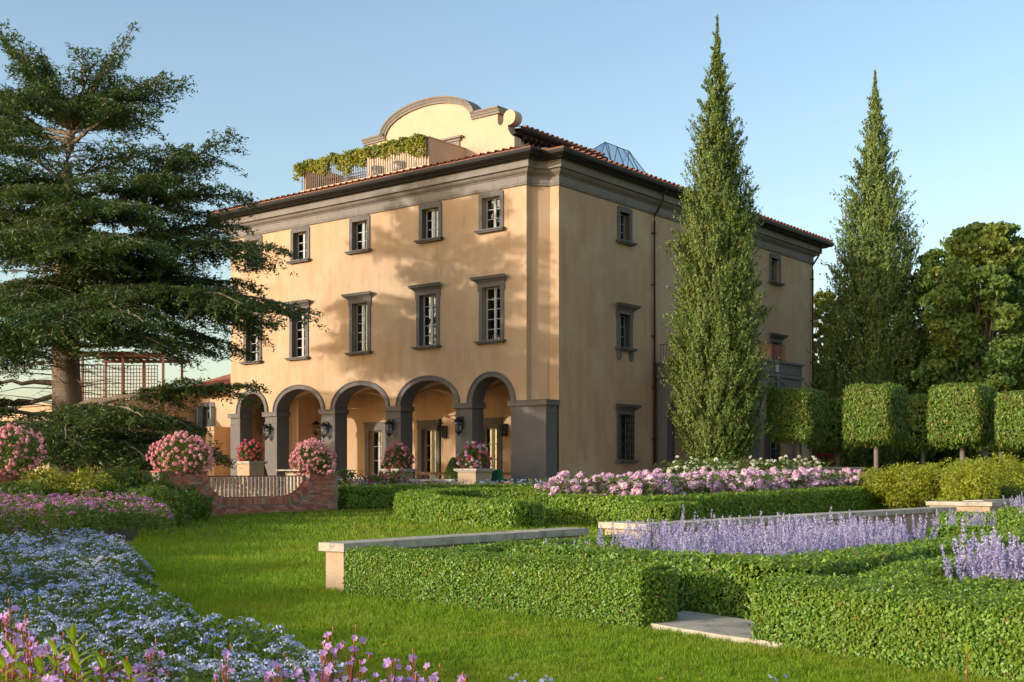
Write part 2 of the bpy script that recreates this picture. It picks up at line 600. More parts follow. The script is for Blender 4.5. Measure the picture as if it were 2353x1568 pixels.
def panel(mb, p0, u, n, length, z0, z1, holes, depth, mi=0):
    """front face of a wall with rectangular holes and their reveals; holes (a0,a1,z0,z1)"""
    def P(a, z, d=0):
        return (p0[0] + u[0] * a - n[0] * d, p0[1] + u[1] * a - n[1] * d, z)
    ax = sorted({0.0, length, *[h[0] for h in holes], *[h[1] for h in holes]})
    az = sorted({z0, z1, *[h[2] for h in holes], *[h[3] for h in holes]})
    for i in range(len(ax) - 1):
        for j in range(len(az) - 1):
            ca, cz = (ax[i] + ax[i + 1]) / 2, (az[j] + az[j + 1]) / 2
            if any(h[0] < ca < h[1] and h[2] < cz < h[3] for h in holes):
                continue
            mb.quad(P(ax[i], az[j]), P(ax[i + 1], az[j]), P(ax[i + 1], az[j + 1]), P(ax[i], az[j + 1]), mi)
    for a0, a1, h0, h1 in holes:
        mb.quad(P(a0, h0), P(a0, h1), P(a0, h1, depth), P(a0, h0, depth), mi)
        mb.quad(P(a1, h0), P(a1, h0, depth), P(a1, h1, depth), P(a1, h1), mi)
        mb.quad(P(a0, h0), P(a0, h0, depth), P(a1, h0, depth), P(a1, h0), mi)
        mb.quad(P(a0, h1), P(a1, h1), P(a1, h1, depth), P(a0, h1, depth), mi)


ZF = 0.85          # the villa's terrace level
ZW = 14.12         # underside of the frieze
A_L, A_R = -21.36, -1.14
B_X = -0.07
PLAN = [(-22.43, 26.8), (-22.43, 0.92), (-21.96, 0.92), (-21.36, 0.32), (A_L, 0.0), (A_R, 0.0), (A_R, 0.32), (-0.54, 0.92), (B_X, 0.92), (B_X, 26.8)]
FLIP = [(1.0, 0.0)]

# windows: (centre, half width of the opening, z0, z1)
TOPW = [(c, 0.51, 12.42, 13.86) for c in (-19.45, -15.76, -11.44, -6.78, -3.12)]
MIDW = [(c, 0.52, 7.46, 9.86) for c in (-19.50, -15.85, -11.43, -6.94, -3.10)]
ARCH = [(-19.55, 1.02, 1.03), (-15.90, 1.69, 1.11), (-11.45, 1.76, 1.11), (-6.98, 1.73, 1.13), (-3.13, 1.12, 1.12)]   # centre, half width, rise
SPR = 4.72
PIERS = [(-21.38, -20.57), (-18.53, -17.59), (-14.20, -13.21), (-9.69, -8.71), (-5.25, -4.26), (-2.01, -0.08)]

wall = MB()
holes = [(c - h - A_L, c + h - A_L, z0, z1) for c, h, z0, z1 in TOPW + MIDW]
panel(wall, (A_L, 0), (1, 0), (0, -1), A_R - A_L, 6.6, ZW, holes, 0.36)
# the band of arches: front face and inner face in columns
def arch_z(x):
    for c, hw, rs in ARCH:
        a, b = hw + 0.14, rs + 0.14
        if abs(x - c) < a:
            return SPR + b * math.sqrt(1 - ((x - c) / a) ** 2)
    return SPR
xs = sorted(set([A_L, A_R] + [c + (hw + 0.14) * math.cos(t * math.pi / 24) for c, hw, rs in ARCH for t in range(25)]))
for x0, x1 in zip(xs[:-1], xs[1:]):
    z0a, z1a = arch_z(x0 + 1e-5), arch_z(x1 - 1e-5)
    wall.quad((x0, 0, z0a), (x1, 0, z1a), (x1, 0, 6.6), (x0, 0, 6.6))
    wall.quad((x0, 0.83, z0a), (x0, 0.83, 6.6), (x1, 0.83, 6.6), (x1, 0.83, z1a))
# notch and the chamfered corner
for a, b in (((A_R, 0), (A_R, 0.32)), ((A_R, 0.32), (-0.54, 0.92)), ((-0.54, 0.92), (B_X, 0.92)), ((A_L, 0.0), (-21.36, 0.32)), ((-21.36, 0.32), (-21.96, 0.92)), ((-21.96, 0.92), (-22.43, 0.92))):
    wall.quad((*a, 4.72), (*b, 4.72), (*b, ZW), (*a, ZW))
wall.quad((-22.43, 0.92, ZF), (-22.43, 26.8, ZF), (-22.43, 26.8, ZW), (-22.43, 0.92, ZW))
wall.quad((-22.43, 26.8, ZF), (B_X, 26.8, ZF), (B_X, 26.8, ZW), (-22.43, 26.8, ZW))
wall.box(-21.3, -1.2, 0.05, 0.9, 6.58, 6.62)
# the long right side
BT = [(6.12, 0.42, 12.42, 13.78), (21.75, 0.50, 12.42, 13.78)]
BM = [(6.12, 0.46, 7.42, 9.0), (21.85, 0.5, 7.1, 9.0)]
BG = [(6.15, 0.50, 2.15, 4.3), (16.4, 0.55, 2.15, 4.3), (21.7, 0.75, 2.2, 4.3), (9.95, 0.45, 0.86, 4.2)]
holes = [(c - h - 0.92, c + h - 0.92, z0, z1) for c, h, z0, z1 in BT + BM + BG]
panel(wall, (B_X, 0.92), (0, 1), (1, 0), 26.8 - 0.92, ZF, ZW, holes, 0.36)
wall.build('wall', 'stucco', villa)
# floor slabs seen through the windows
fl = MB()
fl.box(-22.3, -0.2, 1.0, 26.7, 6.65, 6.8)
fl.box(-22.3, -0.2, 1.0, 26.7, 11.5, 11.62)
fl.box(-22.3, -0.2, 3.6, 3.7, 6.85, 15.3)
fl.box(-3.3, -3.2, 3.8, 26.6, 0.9, 15.3)
fl.build('inner_wall', 'interior', villa)

# stone piers, their caps and bases
def pier(x0, x1, y0=0.0, y1=0.83):
    b = MB()
    b.box(x0, x1, y0, y1, ZF, 4.14)
    b.box(x0 - 0.03, x1 + 0.03, y0 - 0.03, y1, 4.14, 4.19)
    b.box(x0 + 0.005, x1 - 0.005, y0 + 0.005, y1, 4.19, 4.50)
    b.box(x0 - 0.11, x1 + 0.11, y0 - 0.11, y1 + 0.02, 4.50, 4.70)
    b.box(x0 - 0.13, x1 + 0.13, y0 - 0.13, y1 + 0.03, 4.70, 4.735)
    b.box(x0 - 0.06, x1 + 0.06, y0 - 0.06, y1 + 0.01, ZF, 1.12)
    return b.build('pier', 'serena', villa)


for x0, x1 in PIERS:
    pier(x0, x1)

# arch rings
for c, hw, rs in ARCH:
    b = MB()
    N = 32
    rings = []
    for t in range(N + 1):
        a = math.pi * t / N
        ca, sa = math.cos(a), math.sin(a)
        row = []
        for (o_, y) in ((0.0, 0.84), (0.0, -0.03), (0.20, -0.05), (0.21, -0.09), (0.27, -0.09), (0.275, 0.01), (0.13, 0.02), (0.13, 0.84)):
            row.append((c + (hw + o_) * ca, y, SPR + 0.015 + (rs + o_ * 0.85) * sa))
        rings.append(row)
    vs = [p for r in rings for p in r]
    k = 8
    fs = []
    for t in range(N):
        for j in range(k):
            j2 = (j + 1) % k
            fs.append((t * k + j, (t + 1) * k + j, (t + 1) * k + j2, t * k + j2))
    b.add(vs, fs, 0, False)
    b.build('arch', 'serena', villa)

# cornice: bead, frieze, ovolo, fascia
PATH = PLAN + []
cor = MB()
prof = [(-0.05, 14.12), (0.06, 14.12), (0.09, 14.16), (0.06, 14.20), (0.03, 14.215), (0.03, 14.23), (0.05, 14.235), (0.05, 14.56), (0.10, 14.565), (0.10, 14.60), (0.17, 14.63), (0.25, 14.69), (0.30, 14.77), (0.32, 14.80), (0.43, 14.80), (0.43, 14.84), (0.42, 14.85), (0.42, 15.16), (0.47, 15.18), (0.49, 15.22), (-0.05, 15.24)]
cor.sweep(prof, PATH, closed=True)
cor.build('cornice', 'cornice_stone', villa)
gu = MB()
gu.sweep([(0.42, 15.22), (0.50, 15.14), (0.62, 15.12), (0.68, 15.16), (0.70, 15.24), (0.74, 15.25), (0.76, 15.20), (0.86, 15.21), (0.93, 15.28), (0.96, 15.38), (0.97, 15.44), (0.90, 15.44), (0.86, 15.36), (0.78, 15.34)], PATH, closed=True, smooth=False)
gu.build('gutter', 'gutter', villa)
rf = MB()
rf.sweep([(0.45, 15.3), (0.90, 15.46), (0.90, 15.50), (-4.5, 16.0)], PATH, closed=True)
inner = [(-17.93, 22.3), (-17.93, 5.4), (-4.57, 5.4), (-4.57, 22.3)]
rf.add([(x, y, 15.99) for x, y in inner], [(0, 1, 2, 3)])
rf.build('roof', 'terracotta', villa)

# roof tiles: the first rows along the eaves are pieces, the rest one covering
def tile_mesh(name='roof_tile', r=0.105, L=0.5, th=0.018):
    b = MB()
    seg = 8
    vs = []
    for y, rr in ((0, r), (L, r * 0.86)):
        for ro in (rr, rr - th):
            for k in range(seg + 1):
                a = math.pi * k / seg
                vs.append((ro * math.cos(a), y, ro * math.sin(a) * 0.95))
    n = seg + 1
    fs = []
    for k in range(seg):
        fs.append((k, k + 1, 2 * n + k + 1, 2 * n + k))
        fs.append((n + k + 1, n + k, 3 * n + k, 3 * n + k + 1))
        fs.append((k + 1, k, n + k, n + k + 1))
    b.add(vs, fs, 0, False)
    me = bpy.data.meshes.new(name)
    me.from_pydata(b.v, [], b.f)
    me.materials.append(MAT['terracotta'])
    me.update()
    return me


TILE = tile_mesh()
def pan_mesh():
    b = MB()
    b.add([(-0.17, 0, 0.012), (-0.06, 0, -0.012), (0.06, 0, -0.012), (0.17, 0, 0.012), (-0.17, 0.5, 0.012), (-0.06, 0.5, -0.012), (0.06, 0.5, -0.012), (0.17, 0.5, 0.012)],
          [(0, 1, 5, 4), (1, 2, 6, 5), (2, 3, 7, 6)])
    me = bpy.data.meshes.new('pan_tile')
    me.from_pydata(b.v, [], b.f)
    me.materials.append(MAT['terracotta'])
    return me


PAN = pan_mesh()
def tile_row(parent, p0, d, up, n, z, pitch, slope, pan=True):
    """n tiles from p0 along d; up is the plan direction up the slope"""
    ang = math.atan2(up[1], up[0]) - math.pi / 2
    for i in range(n):
        x, y = p0[0] + d[0] * pitch * (i + 0.5), p0[1] + d[1] * pitch * (i + 0.5)
        o = link('roof_tile', TILE, parent, (x, y, z + 0.03 + random.uniform(-0.006, 0.006)))
        o.rotation_euler = (slope, random.uniform(-.03, .03), ang + random.uniform(-.03, .03))
        if pan:
            o = link('pan_tile', PAN, parent, (x + d[0] * pitch / 2 - up[0] * 0.03, y + d[1] * pitch / 2 - up[1] * 0.03, z + 0.03))
            o.rotation_euler = (slope, 0, ang)


SL = math.atan(0.11)
tile_row(villa, (-22.2, -0.94), (1, 0), (0, 1), 50, 15.49, 0.423, SL)
tile_row(villa, (0.86, 0.6), (0, 1), (-1, 0), 65, 15.49, 0.415, SL, pan=False)
tl = MB()
def tile_field(mb, x0, x1, y, z, pitch, rows, flip=False):
    pass


def tiles_plane(name, parent, o0, d, up, n, rows, z, pitch, slope, step=0.42, skip=0):
    """the covering beyond the first row as one mesh"""
    Vt = np.array([v.co[:] for v in TILE.vertices])
    Ft = np.array([list(p.vertices) for p in TILE.polygons])
    cs, sn = math.cos(slope), math.sin(slope)
    Vs, Fs, k = [], [], 0
    for j in range(skip, rows):
        for i in range(n):
            loc = Vt.copy()
            loc[:, 1] += j * step
            yy = loc[:, 1] * cs - (loc[:, 2]) * sn
            zz = loc[:, 1] * sn + loc[:, 2] * cs + z + 0.03
            a = pitch * (i + 0.5)
            w = np.stack([o0[0] + d[0] * (a + loc[:, 0]) + up[0] * yy, o0[1] + d[1] * (a + loc[:, 0]) + up[1] * yy, zz], 1)
            Vs.append(w)
            Fs.append(Ft + k)
            k += len(w)
    return link(name, mesh_np(name, np.concatenate(Vs), np.concatenate(Fs), 'terracotta'), parent)


o = tiles_plane('tile_covering', villa, (-21.3, -0.94), (1, 0), (0, 1), 48, 5, 15.49, 0.423, SL, skip=1)
o['kind'] = 'stuff'
o = tiles_plane('tile_covering', villa, (0.86, 0.9), (0, 1), (-1, 0), 62, 4, 15.49, 0.415, SL, skip=1)
o['kind'] = 'stuff'
# ridge where the two slopes meet at the corner
b = MB()
b.add([(-1.1, -0.93, 15.515), (-0.25, -0.93, 15.515), (-0.24, -0.06, 15.53), (-1.0, 0.7, 15.84), (-1.7, 0.1, 15.80)], [(0, 1, 2, 3, 4)])
b.add([(-0.24, -0.06, 15.53), (-0.17, 0.0, 15.53), (0.86, 0.0, 15.52), (0.86, 0.62, 15.52), (0.1, 1.2, 15.80), (-1.0, 0.7, 15.84)], [(0, 1, 2, 3, 4, 5)])
b.build('corner_flashing', 'limestone', villa)

# ---------------------------------------------------------------- windows
def window(parent, M, w, h, rows, surround='plain', curtain=0.6, hood_w=0.0, bars=False, sash='sash', reveal=0.34, cols=2, brackets=False, sw=0.20):
    """M: frame with x along the wall, y into the wall, z up; origin bottom centre of the opening. A part with sub-parts."""
    hw = w / 2
    b = MB()
    def add(x0, x1, y0, y1, z0, z1):
        b.obox(M @ Matrix.Translation(((x0 + x1) / 2, (y0 + y1) / 2, z0)), x1 - x0, y1 - y0, z1 - z0)
    pr = 0.055
    add(-hw - sw, -hw, -pr, reveal, 0, h)
    add(hw, hw + sw, -pr, reveal, 0, h)
    if surround == 'plain':
        add(-hw - sw + 0.0, hw + sw, -pr, reveal, h, h + 0.20)
        add(-hw - sw + 0.12, hw + sw - 0.12, -pr - 0.003, reveal - 0.02, h + 0.20, h + 0.255)
        top = h + 0.25
    else:
        add(-hw - sw - 0.06, hw + sw + 0.06, -pr - 0.01, reveal, h - 0.0, h + 0.16)
        add(-hw - sw - 0.06, -hw - sw + 0.08, -pr - 0.008, 0.05, h - 0.16, h)
        add(hw + sw - 0.08, hw + sw + 0.06, -pr - 0.008, 0.05, h - 0.16, h)
    s = b.build('window', 'serena', parent)
    if surround != 'plain':
        q = MB()
        pts = [(0.0, h + 0.16), (-0.06, h + 0.16), (-0.10, h + 0.22), (-0.19, h + 0.30), (-0.29, h + 0.35), (-0.31, h + 0.42), (-0.34, h + 0.43), (-0.34, h + 0.465), (0.0, h + 0.49)]
        W2 = hw + sw
        vs = []
        for k, sgn in ((0, -1), (1, 1)):
            for y, z in pts:
                vs.append(M @ Vector((sgn * (W2 + max(0, -y) * 0.85 + 0.02), y, z)))
        n = len(pts)
        fs = [tuple(range(n)), tuple(range(n, 2 * n))[::-1]]
        for i in range(n - 1):
            fs.append((i, n + i, n + i + 1, i + 1))
        q.add(vs, fs)
        q.build('hood', 'serena', s)
    q = MB()
    q.obox(M @ Matrix.Translation((0, -0.06, -0.13)), 2 * (hw + sw) + 0.10, 0.30, 0.065)
    q.obox(M @ Matrix.Translation((0, 0.04, -0.065)), 2 * (hw + sw) + 0.24, 0.62, 0.065)
    q.build('sill', 'serena', s)
    if brackets:
        for sx in (-1, 1):
            q = MB()
            q.obox(M @ Matrix.Translation((sx * (hw + 0.06), -0.08, -0.50)), 0.15, 0.14, 0.37)
            q.obox(M @ Matrix.Translation((sx * (hw + 0.06), -0.06, -0.58)), 0.11, 0.10, 0.08)
            q.build('bracket', 'serena', s)
    # sash
    y = reveal - 0.06
    q = MB()
    def bar(x0, x1, z0, z1, d=0.05, dy=0.0):
        q.obox(M @ Matrix.Translation(((x0 + x1) / 2, y + dy, z0)), x1 - x0, d, z1 - z0)
    bar(-hw, -hw + 0.06, 0, h)
    bar(hw - 0.06, hw, 0, h)
    bar(-hw + 0.06, hw - 0.06, 0, 0.09)
    bar(-hw + 0.06, hw - 0.06, h - 0.06, h)
    if cols == 2:
        bar(-0.065, 0.065, 0.09, h - 0.06, 0.065, -0.004)
    ph = (h - 0.15) / rows
    for r_ in range(1, rows):
        z = 0.09 + ph * r_
        bar(-hw + 0.06, -0.065 if cols == 2 else hw - 0.06, z - 0.016, z + 0.016, 0.035)
        if cols == 2:
            bar(0.065, hw - 0.06, z - 0.016, z + 0.016, 0.035)
    q.build('sash', sash, s)
    cells = [(-hw + 0.06, -0.065), (0.065, hw - 0.06)] if cols == 2 else [(-hw + 0.06, hw - 0.06)]
    for r_ in range(rows):
        for a0, a1 in cells:
            q = MB()
            z = 0.09 + ph * r_
            q.obox(M @ Matrix.Translation(((a0 + a1) / 2, y + 0.012, z + 0.016)), a1 - a0 - 0.002, 0.006, ph - 0.032)
            q.build('pane', 'pane_glass', s)
    if curtain:
        q = MB()
        pts = []
        x0, x1 = (0.02 if curtain < 1 else -hw), hw
        n = 14
        for i in range(n + 1):
            x = x0 + (x1 - x0) * i / n
            pts.append((x, reveal + 0.12 + 0.02 * (i % 2)))
        vs = [M @ Vector((x, yy, 0.02)) for x, yy in pts] + [M @ Vector((x, yy, h)) for x, yy in pts]
        q.add(vs, [(i, i + 1, n + 2 + i, n + 1 + i) for i in range(n)])
        q.build('curtain', 'curtain', s)
    if bars:
        q = MB()
        for k in range(7):
            x = -hw - 0.1 + (2 * hw + 0.2) * k / 6
            q.obox(M @ Matrix.Translation((x, -0.13, 0.02)), 0.022, 0.022, h - 0.04)
        for k in range(7):
            z = 0.1 + (h - 0.2) * k / 6
            q.obox(M @ Matrix.Translation((0, -0.152, z)), 2 * hw + 0.26, 0.022, 0.03)
        q.build('grille', 'iron', s)
    return s


def on_A(x, z, y=0.0):
    return Matrix.Translation((x, y, z))


def on_B(y, z, x=B_X):
    return Matrix.Translation((x, y, z)) @ Matrix.Rotation(R(90), 4, 'Z')


for i, (c, h, z0, z1) in enumerate(TOPW):
    window(villa, on_A(c, z0), 2 * h, z1 - z0, 3, 'plain', curtain=0.6)
for i, (c, h, z0, z1) in enumerate(MIDW):
    window(villa, on_A(c, z0), 2 * h, z1 - z0, 5, 'hood', curtain=0.0 if i == 4 else 0.6)
for c, h, z0, z1 in BT:
    window(villa, on_B(c, z0), 2 * h, z1 - z0, 3, 'plain', curtain=0, sash='sash_grey')
window(villa, on_B(6.12, 7.42), 0.92, 1.58, 3, 'hood', curtain=0, sash='sash_grey', brackets=True)
window(villa, on_B(21.85, 7.1), 1.0, 1.9, 3, 'hood', curtain=0, sash='sash_grey')
window(villa, on_B(6.15, 2.15), 1.0, 2.15, 3, 'hood', curtain=0, bars=True, sash='sash_grey')
window(villa, on_B(16.4, 2.15), 1.1, 2.15, 3, 'plain', curtain=0, bars=True, sash='sash_grey')
window(villa, on_B(21.7, 2.2), 1.5, 2.1, 3, 'plain', curtain=0, bars=True, sash='sash_grey', sw=0.5)
window(villa, on_B(9.95, 0.86), 0.9, 3.34, 4, 'plain', curtain=0, sash='sash_grey')

# ---------------------------------------------------------------- the arcade behind the piers
LB = 5.0
DOORS = (-19.4, -15.34, -11.43, -7.35, -3.3)
bw = MB()
panel(bw, (-21.9, LB), (1, 0), (0, -1), 21.3, ZF, 6.6, [(c + 21.9 - 0.50, c + 21.9 + 0.50, ZF, 3.84) for c in DOORS], 0.42)
bw.quad((-0.60, 0.83, ZF), (-0.60, LB, ZF), (-0.60, LB, 6.6), (-0.60, 0.83, 6.6))
# left end wall with its open arch
N = 20
for k in range(N):
    a0, a1 = math.pi * k / N, math.pi * (k + 1) / N
    y0, y1 = 2.9 - 1.4 * math.cos(a0), 2.9 - 1.4 * math.cos(a1)
    for x in (-21.38, -21.9):
        bw.quad((x, y0, 4.3 + 1.3 * math.sin(a0)), (x, y1, 4.3 + 1.3 * math.sin(a1)), (x, y1, 6.6), (x, y0, 6.6))
    bw.quad((-21.38, y0, 4.3 + 1.3 * math.sin(a0)), (-21.38, y1, 4.3 + 1.3 * math.sin(a1)), (-21.9, y1, 4.3 + 1.3 * math.sin(a1)), (-21.9, y0, 4.3 + 1.3 * math.sin(a0)))
bw.box(-21.9, -21.38, 0.84, 1.5, ZF, 6.6)
bw.box(-21.9, -21.38, 4.3, LB, ZF, 6.6)
bw.build('arcade_wall', 'stucco', villa)
# groin vaults
vt_V, vt_F, k0 = [], [], 0
bays = [(-21.38, -18.06), (-18.06, -13.7), (-13.7, -9.2), (-9.2, -4.75), (-4.75, -0.6)]
for x0, x1 in bays:
    n = 25
    X, Y = np.meshgrid(np.linspace(x0, x1, n), np.linspace(0.83, LB, n))
    cx, hw = (x0 + x1) / 2, (x1 - x0) / 2
    cy, hy = (0.83 + LB) / 2, (LB - 0.83) / 2
    za = 1.25 * np.sqrt(np.clip(1 - ((X - cx) / hw) ** 2, 0, 1))
    zb = 1.25 * np.sqrt(np.clip(1 - ((Y - cy) / hy) ** 2, 0, 1))
    Z = 4.72 + np.maximum(za, zb)
    vt_V.append(np.stack([X.ravel(), Y.ravel(), Z.ravel()], 1))
    i = np.arange(n * n).reshape(n, n)
    vt_F.append(np.stack([i[:-1, :-1].ravel(), i[1:, :-1].ravel(), i[1:, 1:].ravel(), i[:-1, 1:].ravel()], 1) + k0)
    k0 += n * n
link('vault', mesh_np('vault', np.concatenate(vt_V), np.concatenate(vt_F), 'stucco_attic', False), villa)
b = MB()
for x in (-18.06, -13.7, -9.2, -4.75):      # transverse ribs
    for k in range(16):
        a0, a1 = math.pi * k / 16, math.pi * (k + 1) / 16
        y0, y1 = 2.915 - 2.0 * math.cos(a0), 2.915 - 2.0 * math.cos(a1)
        z0, z1 = 4.65 + 1.05 * math.sin(a0), 4.65 + 1.05 * math.sin(a1)
        b.add([(x - .22, y0, z0), (x + .22, y0, z0), (x + .22, y1, z1), (x - .22, y1, z1), (x - .22, y0, 6.2), (x + .22, y0, 6.2), (x + .22, y1, 6.2), (x - .22, y1, 6.2)],
              [(0, 1, 2, 3), (0, 3, 7, 4), (1, 5, 6, 2)])
b.build('vault_rib', 'stucco_attic', villa)
fb = MB()
fb.box(-21.9, -0.3, -0.15, LB + 0.4, 0.6, ZF)
fb.build('arcade_floor', 'paving', villa)
for i, c in enumerate(DOORS):
    d = MB()
    d.box(c - 0.80, c - 0.50, LB - 0.06, LB + 0.1, ZF, 3.84)
    d.box(c + 0.50, c + 0.80, LB - 0.06, LB + 0.1, ZF, 3.84)
    d.box(c - 0.83, c + 0.83, LB - 0.07, LB + 0.1, 3.84, 4.22)
    d.box(c - 0.87, c + 0.87, LB - 0.11, LB + 0.1, 4.22, 4.30)
    s = d.build('door', 'serena', villa)
    q = MB()
    q.box(c - 0.50, c - 0.42, LB + 0.26, LB + 0.32, ZF, 3.84)
    q.box(c + 0.42, c + 0.50, LB + 0.26, LB + 0.32, ZF, 3.84)
    q.box(c - 0.08, c + 0.08, LB + 0.25, LB + 0.33, ZF, 3.78)
    q.box(c - 0.42, c + 0.42, LB + 0.26, LB + 0.32, 3.76, 3.84)
    q.box(c - 0.42, c - 0.08, LB + 0.26, LB + 0.32, ZF, 1.45)
    q.box(c + 0.08, c + 0.42, LB + 0.26, LB + 0.32, ZF, 1.45)
    for r_ in (1, 2):
        z = 1.45 + r_ * 0.77
        for a0, a1 in ((-0.42, -0.08), (0.08, 0.42)):
            q.box(c + a0, c + a1, LB + 0.27, LB + 0.31, z - 0.025, z + 0.025)
    q.build('door_leaf', 'sash', s)
    for r_ in range(3):
        for a0, a1 in ((-0.42, -0.08), (0.08, 0.42)):
            q = MB()
            q.box(c + a0 + .002, c + a1 - .002, LB + 0.287, LB + 0.293, 1.45 + r_ * 0.77 + 0.027, 1.45 + (r_ + 1) * 0.77 - 0.027)
            q.build('pane', 'pane_glass', s)
    if i in (3,):
        q = MB()
        q.box(c - 0.42, c + 0.42, LB + 0.42, LB + 0.44, 1.5, 3.8)
        q.build('curtain', 'curtain', s)

# ---------------------------------------------------------------- downpipes
def downpipe(y):
    b = MB()
    x = B_X
    b.tube([(x + 0.80, y, 15.2), (x + 0.60, y, 15.1), (x + 0.60, y, 14.75), (x + 0.45, y, 14.5), (x + 0.12, y, 14.05), (x + 0.12, y, 13.7), (x + 0.12, y, ZF + 0.1)], 0.055, 10)
    for z in (3.2, 5.7, 8.2, 10.7, 13.2):
        b.box(x, x + 0.19, y - 0.08, y + 0.08, z - 0.03, z + 0.03)
    b.build('downpipe', 'copper', villa)


downpipe(8.6)
downpipe(26.55)

# ---------------------------------------------------------------- portico with balcony on the right side
PX1, PY0, PY1 = 5.0, 8.85, 14.4
PZ = 6.95
pt = MB()
def arch_wall(mb, a0, a1, ca, hw, z_s, z_t, ztop, P, t, N=20):
    """wall from a0 to a1 with an arched opening; P(a, z, d)"""
    def q4(*pts):
        mb.quad(*[P(*p) for p in pts])
    for d in (0, t):
        q4((a0, ZF, d), (ca - hw, ZF, d), (ca - hw, ztop, d), (a0, ztop, d))
        q4((ca + hw, ZF, d), (a1, ZF, d), (a1, ztop, d), (ca + hw, ztop, d))
        for k in range(N):
            x0, x1 = [ca - hw * math.cos(math.pi * (k + e) / N) for e in (0, 1)]
            z0, z1 = [z_s + (z_t - z_s) * math.sin(math.pi * (k + e) / N) for e in (0, 1)]
            q4((x0, z0, d), (x1, z1, d), (x1, ztop, d), (x0, ztop, d))
    for k in range(N):
        x0, x1 = [ca - hw * math.cos(math.pi * (k + e) / N) for e in (0, 1)]
        z0, z1 = [z_s + (z_t - z_s) * math.sin(math.pi * (k + e) / N) for e in (0, 1)]
        q4((x0, z0, 0), (x0, z0, t), (x1, z1, t), (x1, z1, 0))
    q4((ca - hw, ZF, 0), (ca - hw, ZF, t), (ca - hw, z_s, t), (ca - hw, z_s, 0))
    q4((ca + hw, ZF, 0), (ca + hw, z_s, 0), (ca + hw, z_s, t), (ca + hw, ZF, t))
    q4((a0, ZF, 0), (a0, ZF, t), (a0, ztop, t), (a0, ztop, 0))
    q4((a1, ZF, 0), (a1, ztop, 0), (a1, ztop, t), (a1, ZF, t))


arch_wall(pt, PY0, PY1, (PY0 + PY1) / 2, 1.75, 4.1, 5.75, 6.15, lambda a, z, d: (PX1 - d, a, z), 0.5)
arch_wall(pt, 0.0, PX1 - 0.51, 2.35, 1.75, 4.1, 5.75, 6.15, lambda a, z, d: (a, PY0 + d, z), 0.5)
arch_wall(pt, 0.0, PX1 - 0.51, 2.35, 1.75, 4.1, 5.75, 6.15, lambda a, z, d: (a, PY1 - d, z), 0.5)
pt.box(-0.05, PX1 + 0.10, PY0 - 0.10, PY1 + 0.10, 6.15, 6.28)
pt.box(-0.05, PX1 + 0.02, PY0 - 0.02, PY1 + 0.02, 6.28, 6.84)
pt.box(-0.05, PX1 + 0.12, PY0 - 0.12, PY1 + 0.12, 6.84, 6.95)
for a, b_ in ((PY0 + 0.25, PY1 - 0.25),):
    pt.box(PX1 + 0.02, PX1 + 0.045, a, b_, 6.36, 6.40)
    pt.box(PX1 + 0.02, PX1 + 0.045, a, b_, 6.72, 6.76)
# ring and keystone on the front arch
cyp = (PY0 + PY1) / 2
for k in range(20):
    a0, a1 = math.pi * k / 20, math.pi * (k + 1) / 20
    ring = []
    for a in (a0, a1):
        for r_, rz_ in ((1.76, 1.66), (2.02, 1.90)):
            ring.append((cyp - r_ * math.cos(a), 4.1 + rz_ * math.sin(a)))
    pt.add([(PX1 + 0.05, *ring[0]), (PX1 + 0.05, *ring[1]), (PX1 + 0.05, *ring[3]), (PX1 + 0.05, *ring[2]), (PX1, *ring[1]), (PX1, *ring[3])], [(0, 2, 3, 1), (0, 3, 2, 1), (1, 2, 5, 4)])
pt.box(PX1, PX1 + 0.12, cyp - 0.16, cyp + 0.16, 5.6, 6.15)
por = pt.build('portico', 'serena', villa)
q = MB()
q.box(PX1 + 0.02, PX1 + 0.06, cyp - 0.16, cyp + 0.16, 6.40, 6.74)
q.build('plaque', 'limestone', por)
q = MB()
n = 34
for i in range(n + 1):
    y = PY0 + 0.25 + (PY1 - PY0 - 1.2) * i / n
    q.box(PX1 - 0.45, PX1 - 0.425, y - 0.012, y + 0.012, 6.95, 7.8)
for i in range(30):
    x = 0.1 + (PX1 - 0.55) * i / 29
    q.box(x - 0.012, x + 0.012, PY0 + 0.25, PY0 + 0.274, 6.95, 7.8)
q.box(PX1 - 0.46, PX1 - 0.41, PY0 + 0.25, PY1 - 0.95, 7.8, 7.83)
q.box(0.0, PX1 - 0.46, PY0 + 0.24, PY0 + 0.29, 7.8, 7.83)
q.build('balcony_railing', 'rust', por)

# ---------------------------------------------------------------- roof terrace, curved gable, attic, skylight
TX0, TX1, TY = -18.05, -8.95, 2.0
ter = MB()
ter.box(TX0, TX1, TY, 5.0, 15.7, 16.56)
ter.box(TX0 - 0.06, TX1 + 0.03, TY - 0.06, TY + 0.25, 16.56, 16.62)
t_ = ter.build('terrace_base', 'stucco_attic', villa)
q = MB()
q.box(TX1 - 0.18, TX1, TY + 0.26, 5.0, 16.565, 18.02)
q.box(TX1 - 0.22, TX1 + 0.04, TY + 0.2, 5.0, 18.02, 18.07)
q.build('parapet_wall', 'stucco_attic', villa)
q = MB()
q.box(TX0, TX0 + 0.18, TY + 0.26, 5.0, 16.565, 18.02)
q.build('parapet_wall', 'stucco_attic', villa)
rl = MB()
rl.box(TX0, TX1, TY + 0.08, TY + 0.12, 17.95, 18.0)
rail = rl.build('terrace_railing', 'iron', villa)
BARS = None
q = MB()
q.box(-0.018, 0.018, -0.018, 0.018, 0, 1.33)
bar0 = q.build('railing_bar', 'rail_paint', rail)
bar0.location = (TX0 + 0.05, TY + 0.10, 16.62)
n = 56
for i in range(1, n):
    c = bar0.copy()
    col.objects.link(c)
    c.parent = rail
    c.location = (TX0 + 0.05 + (TX1 - TX0 - 0.1) * i / (n - 1), TY + 0.10, 16.62)
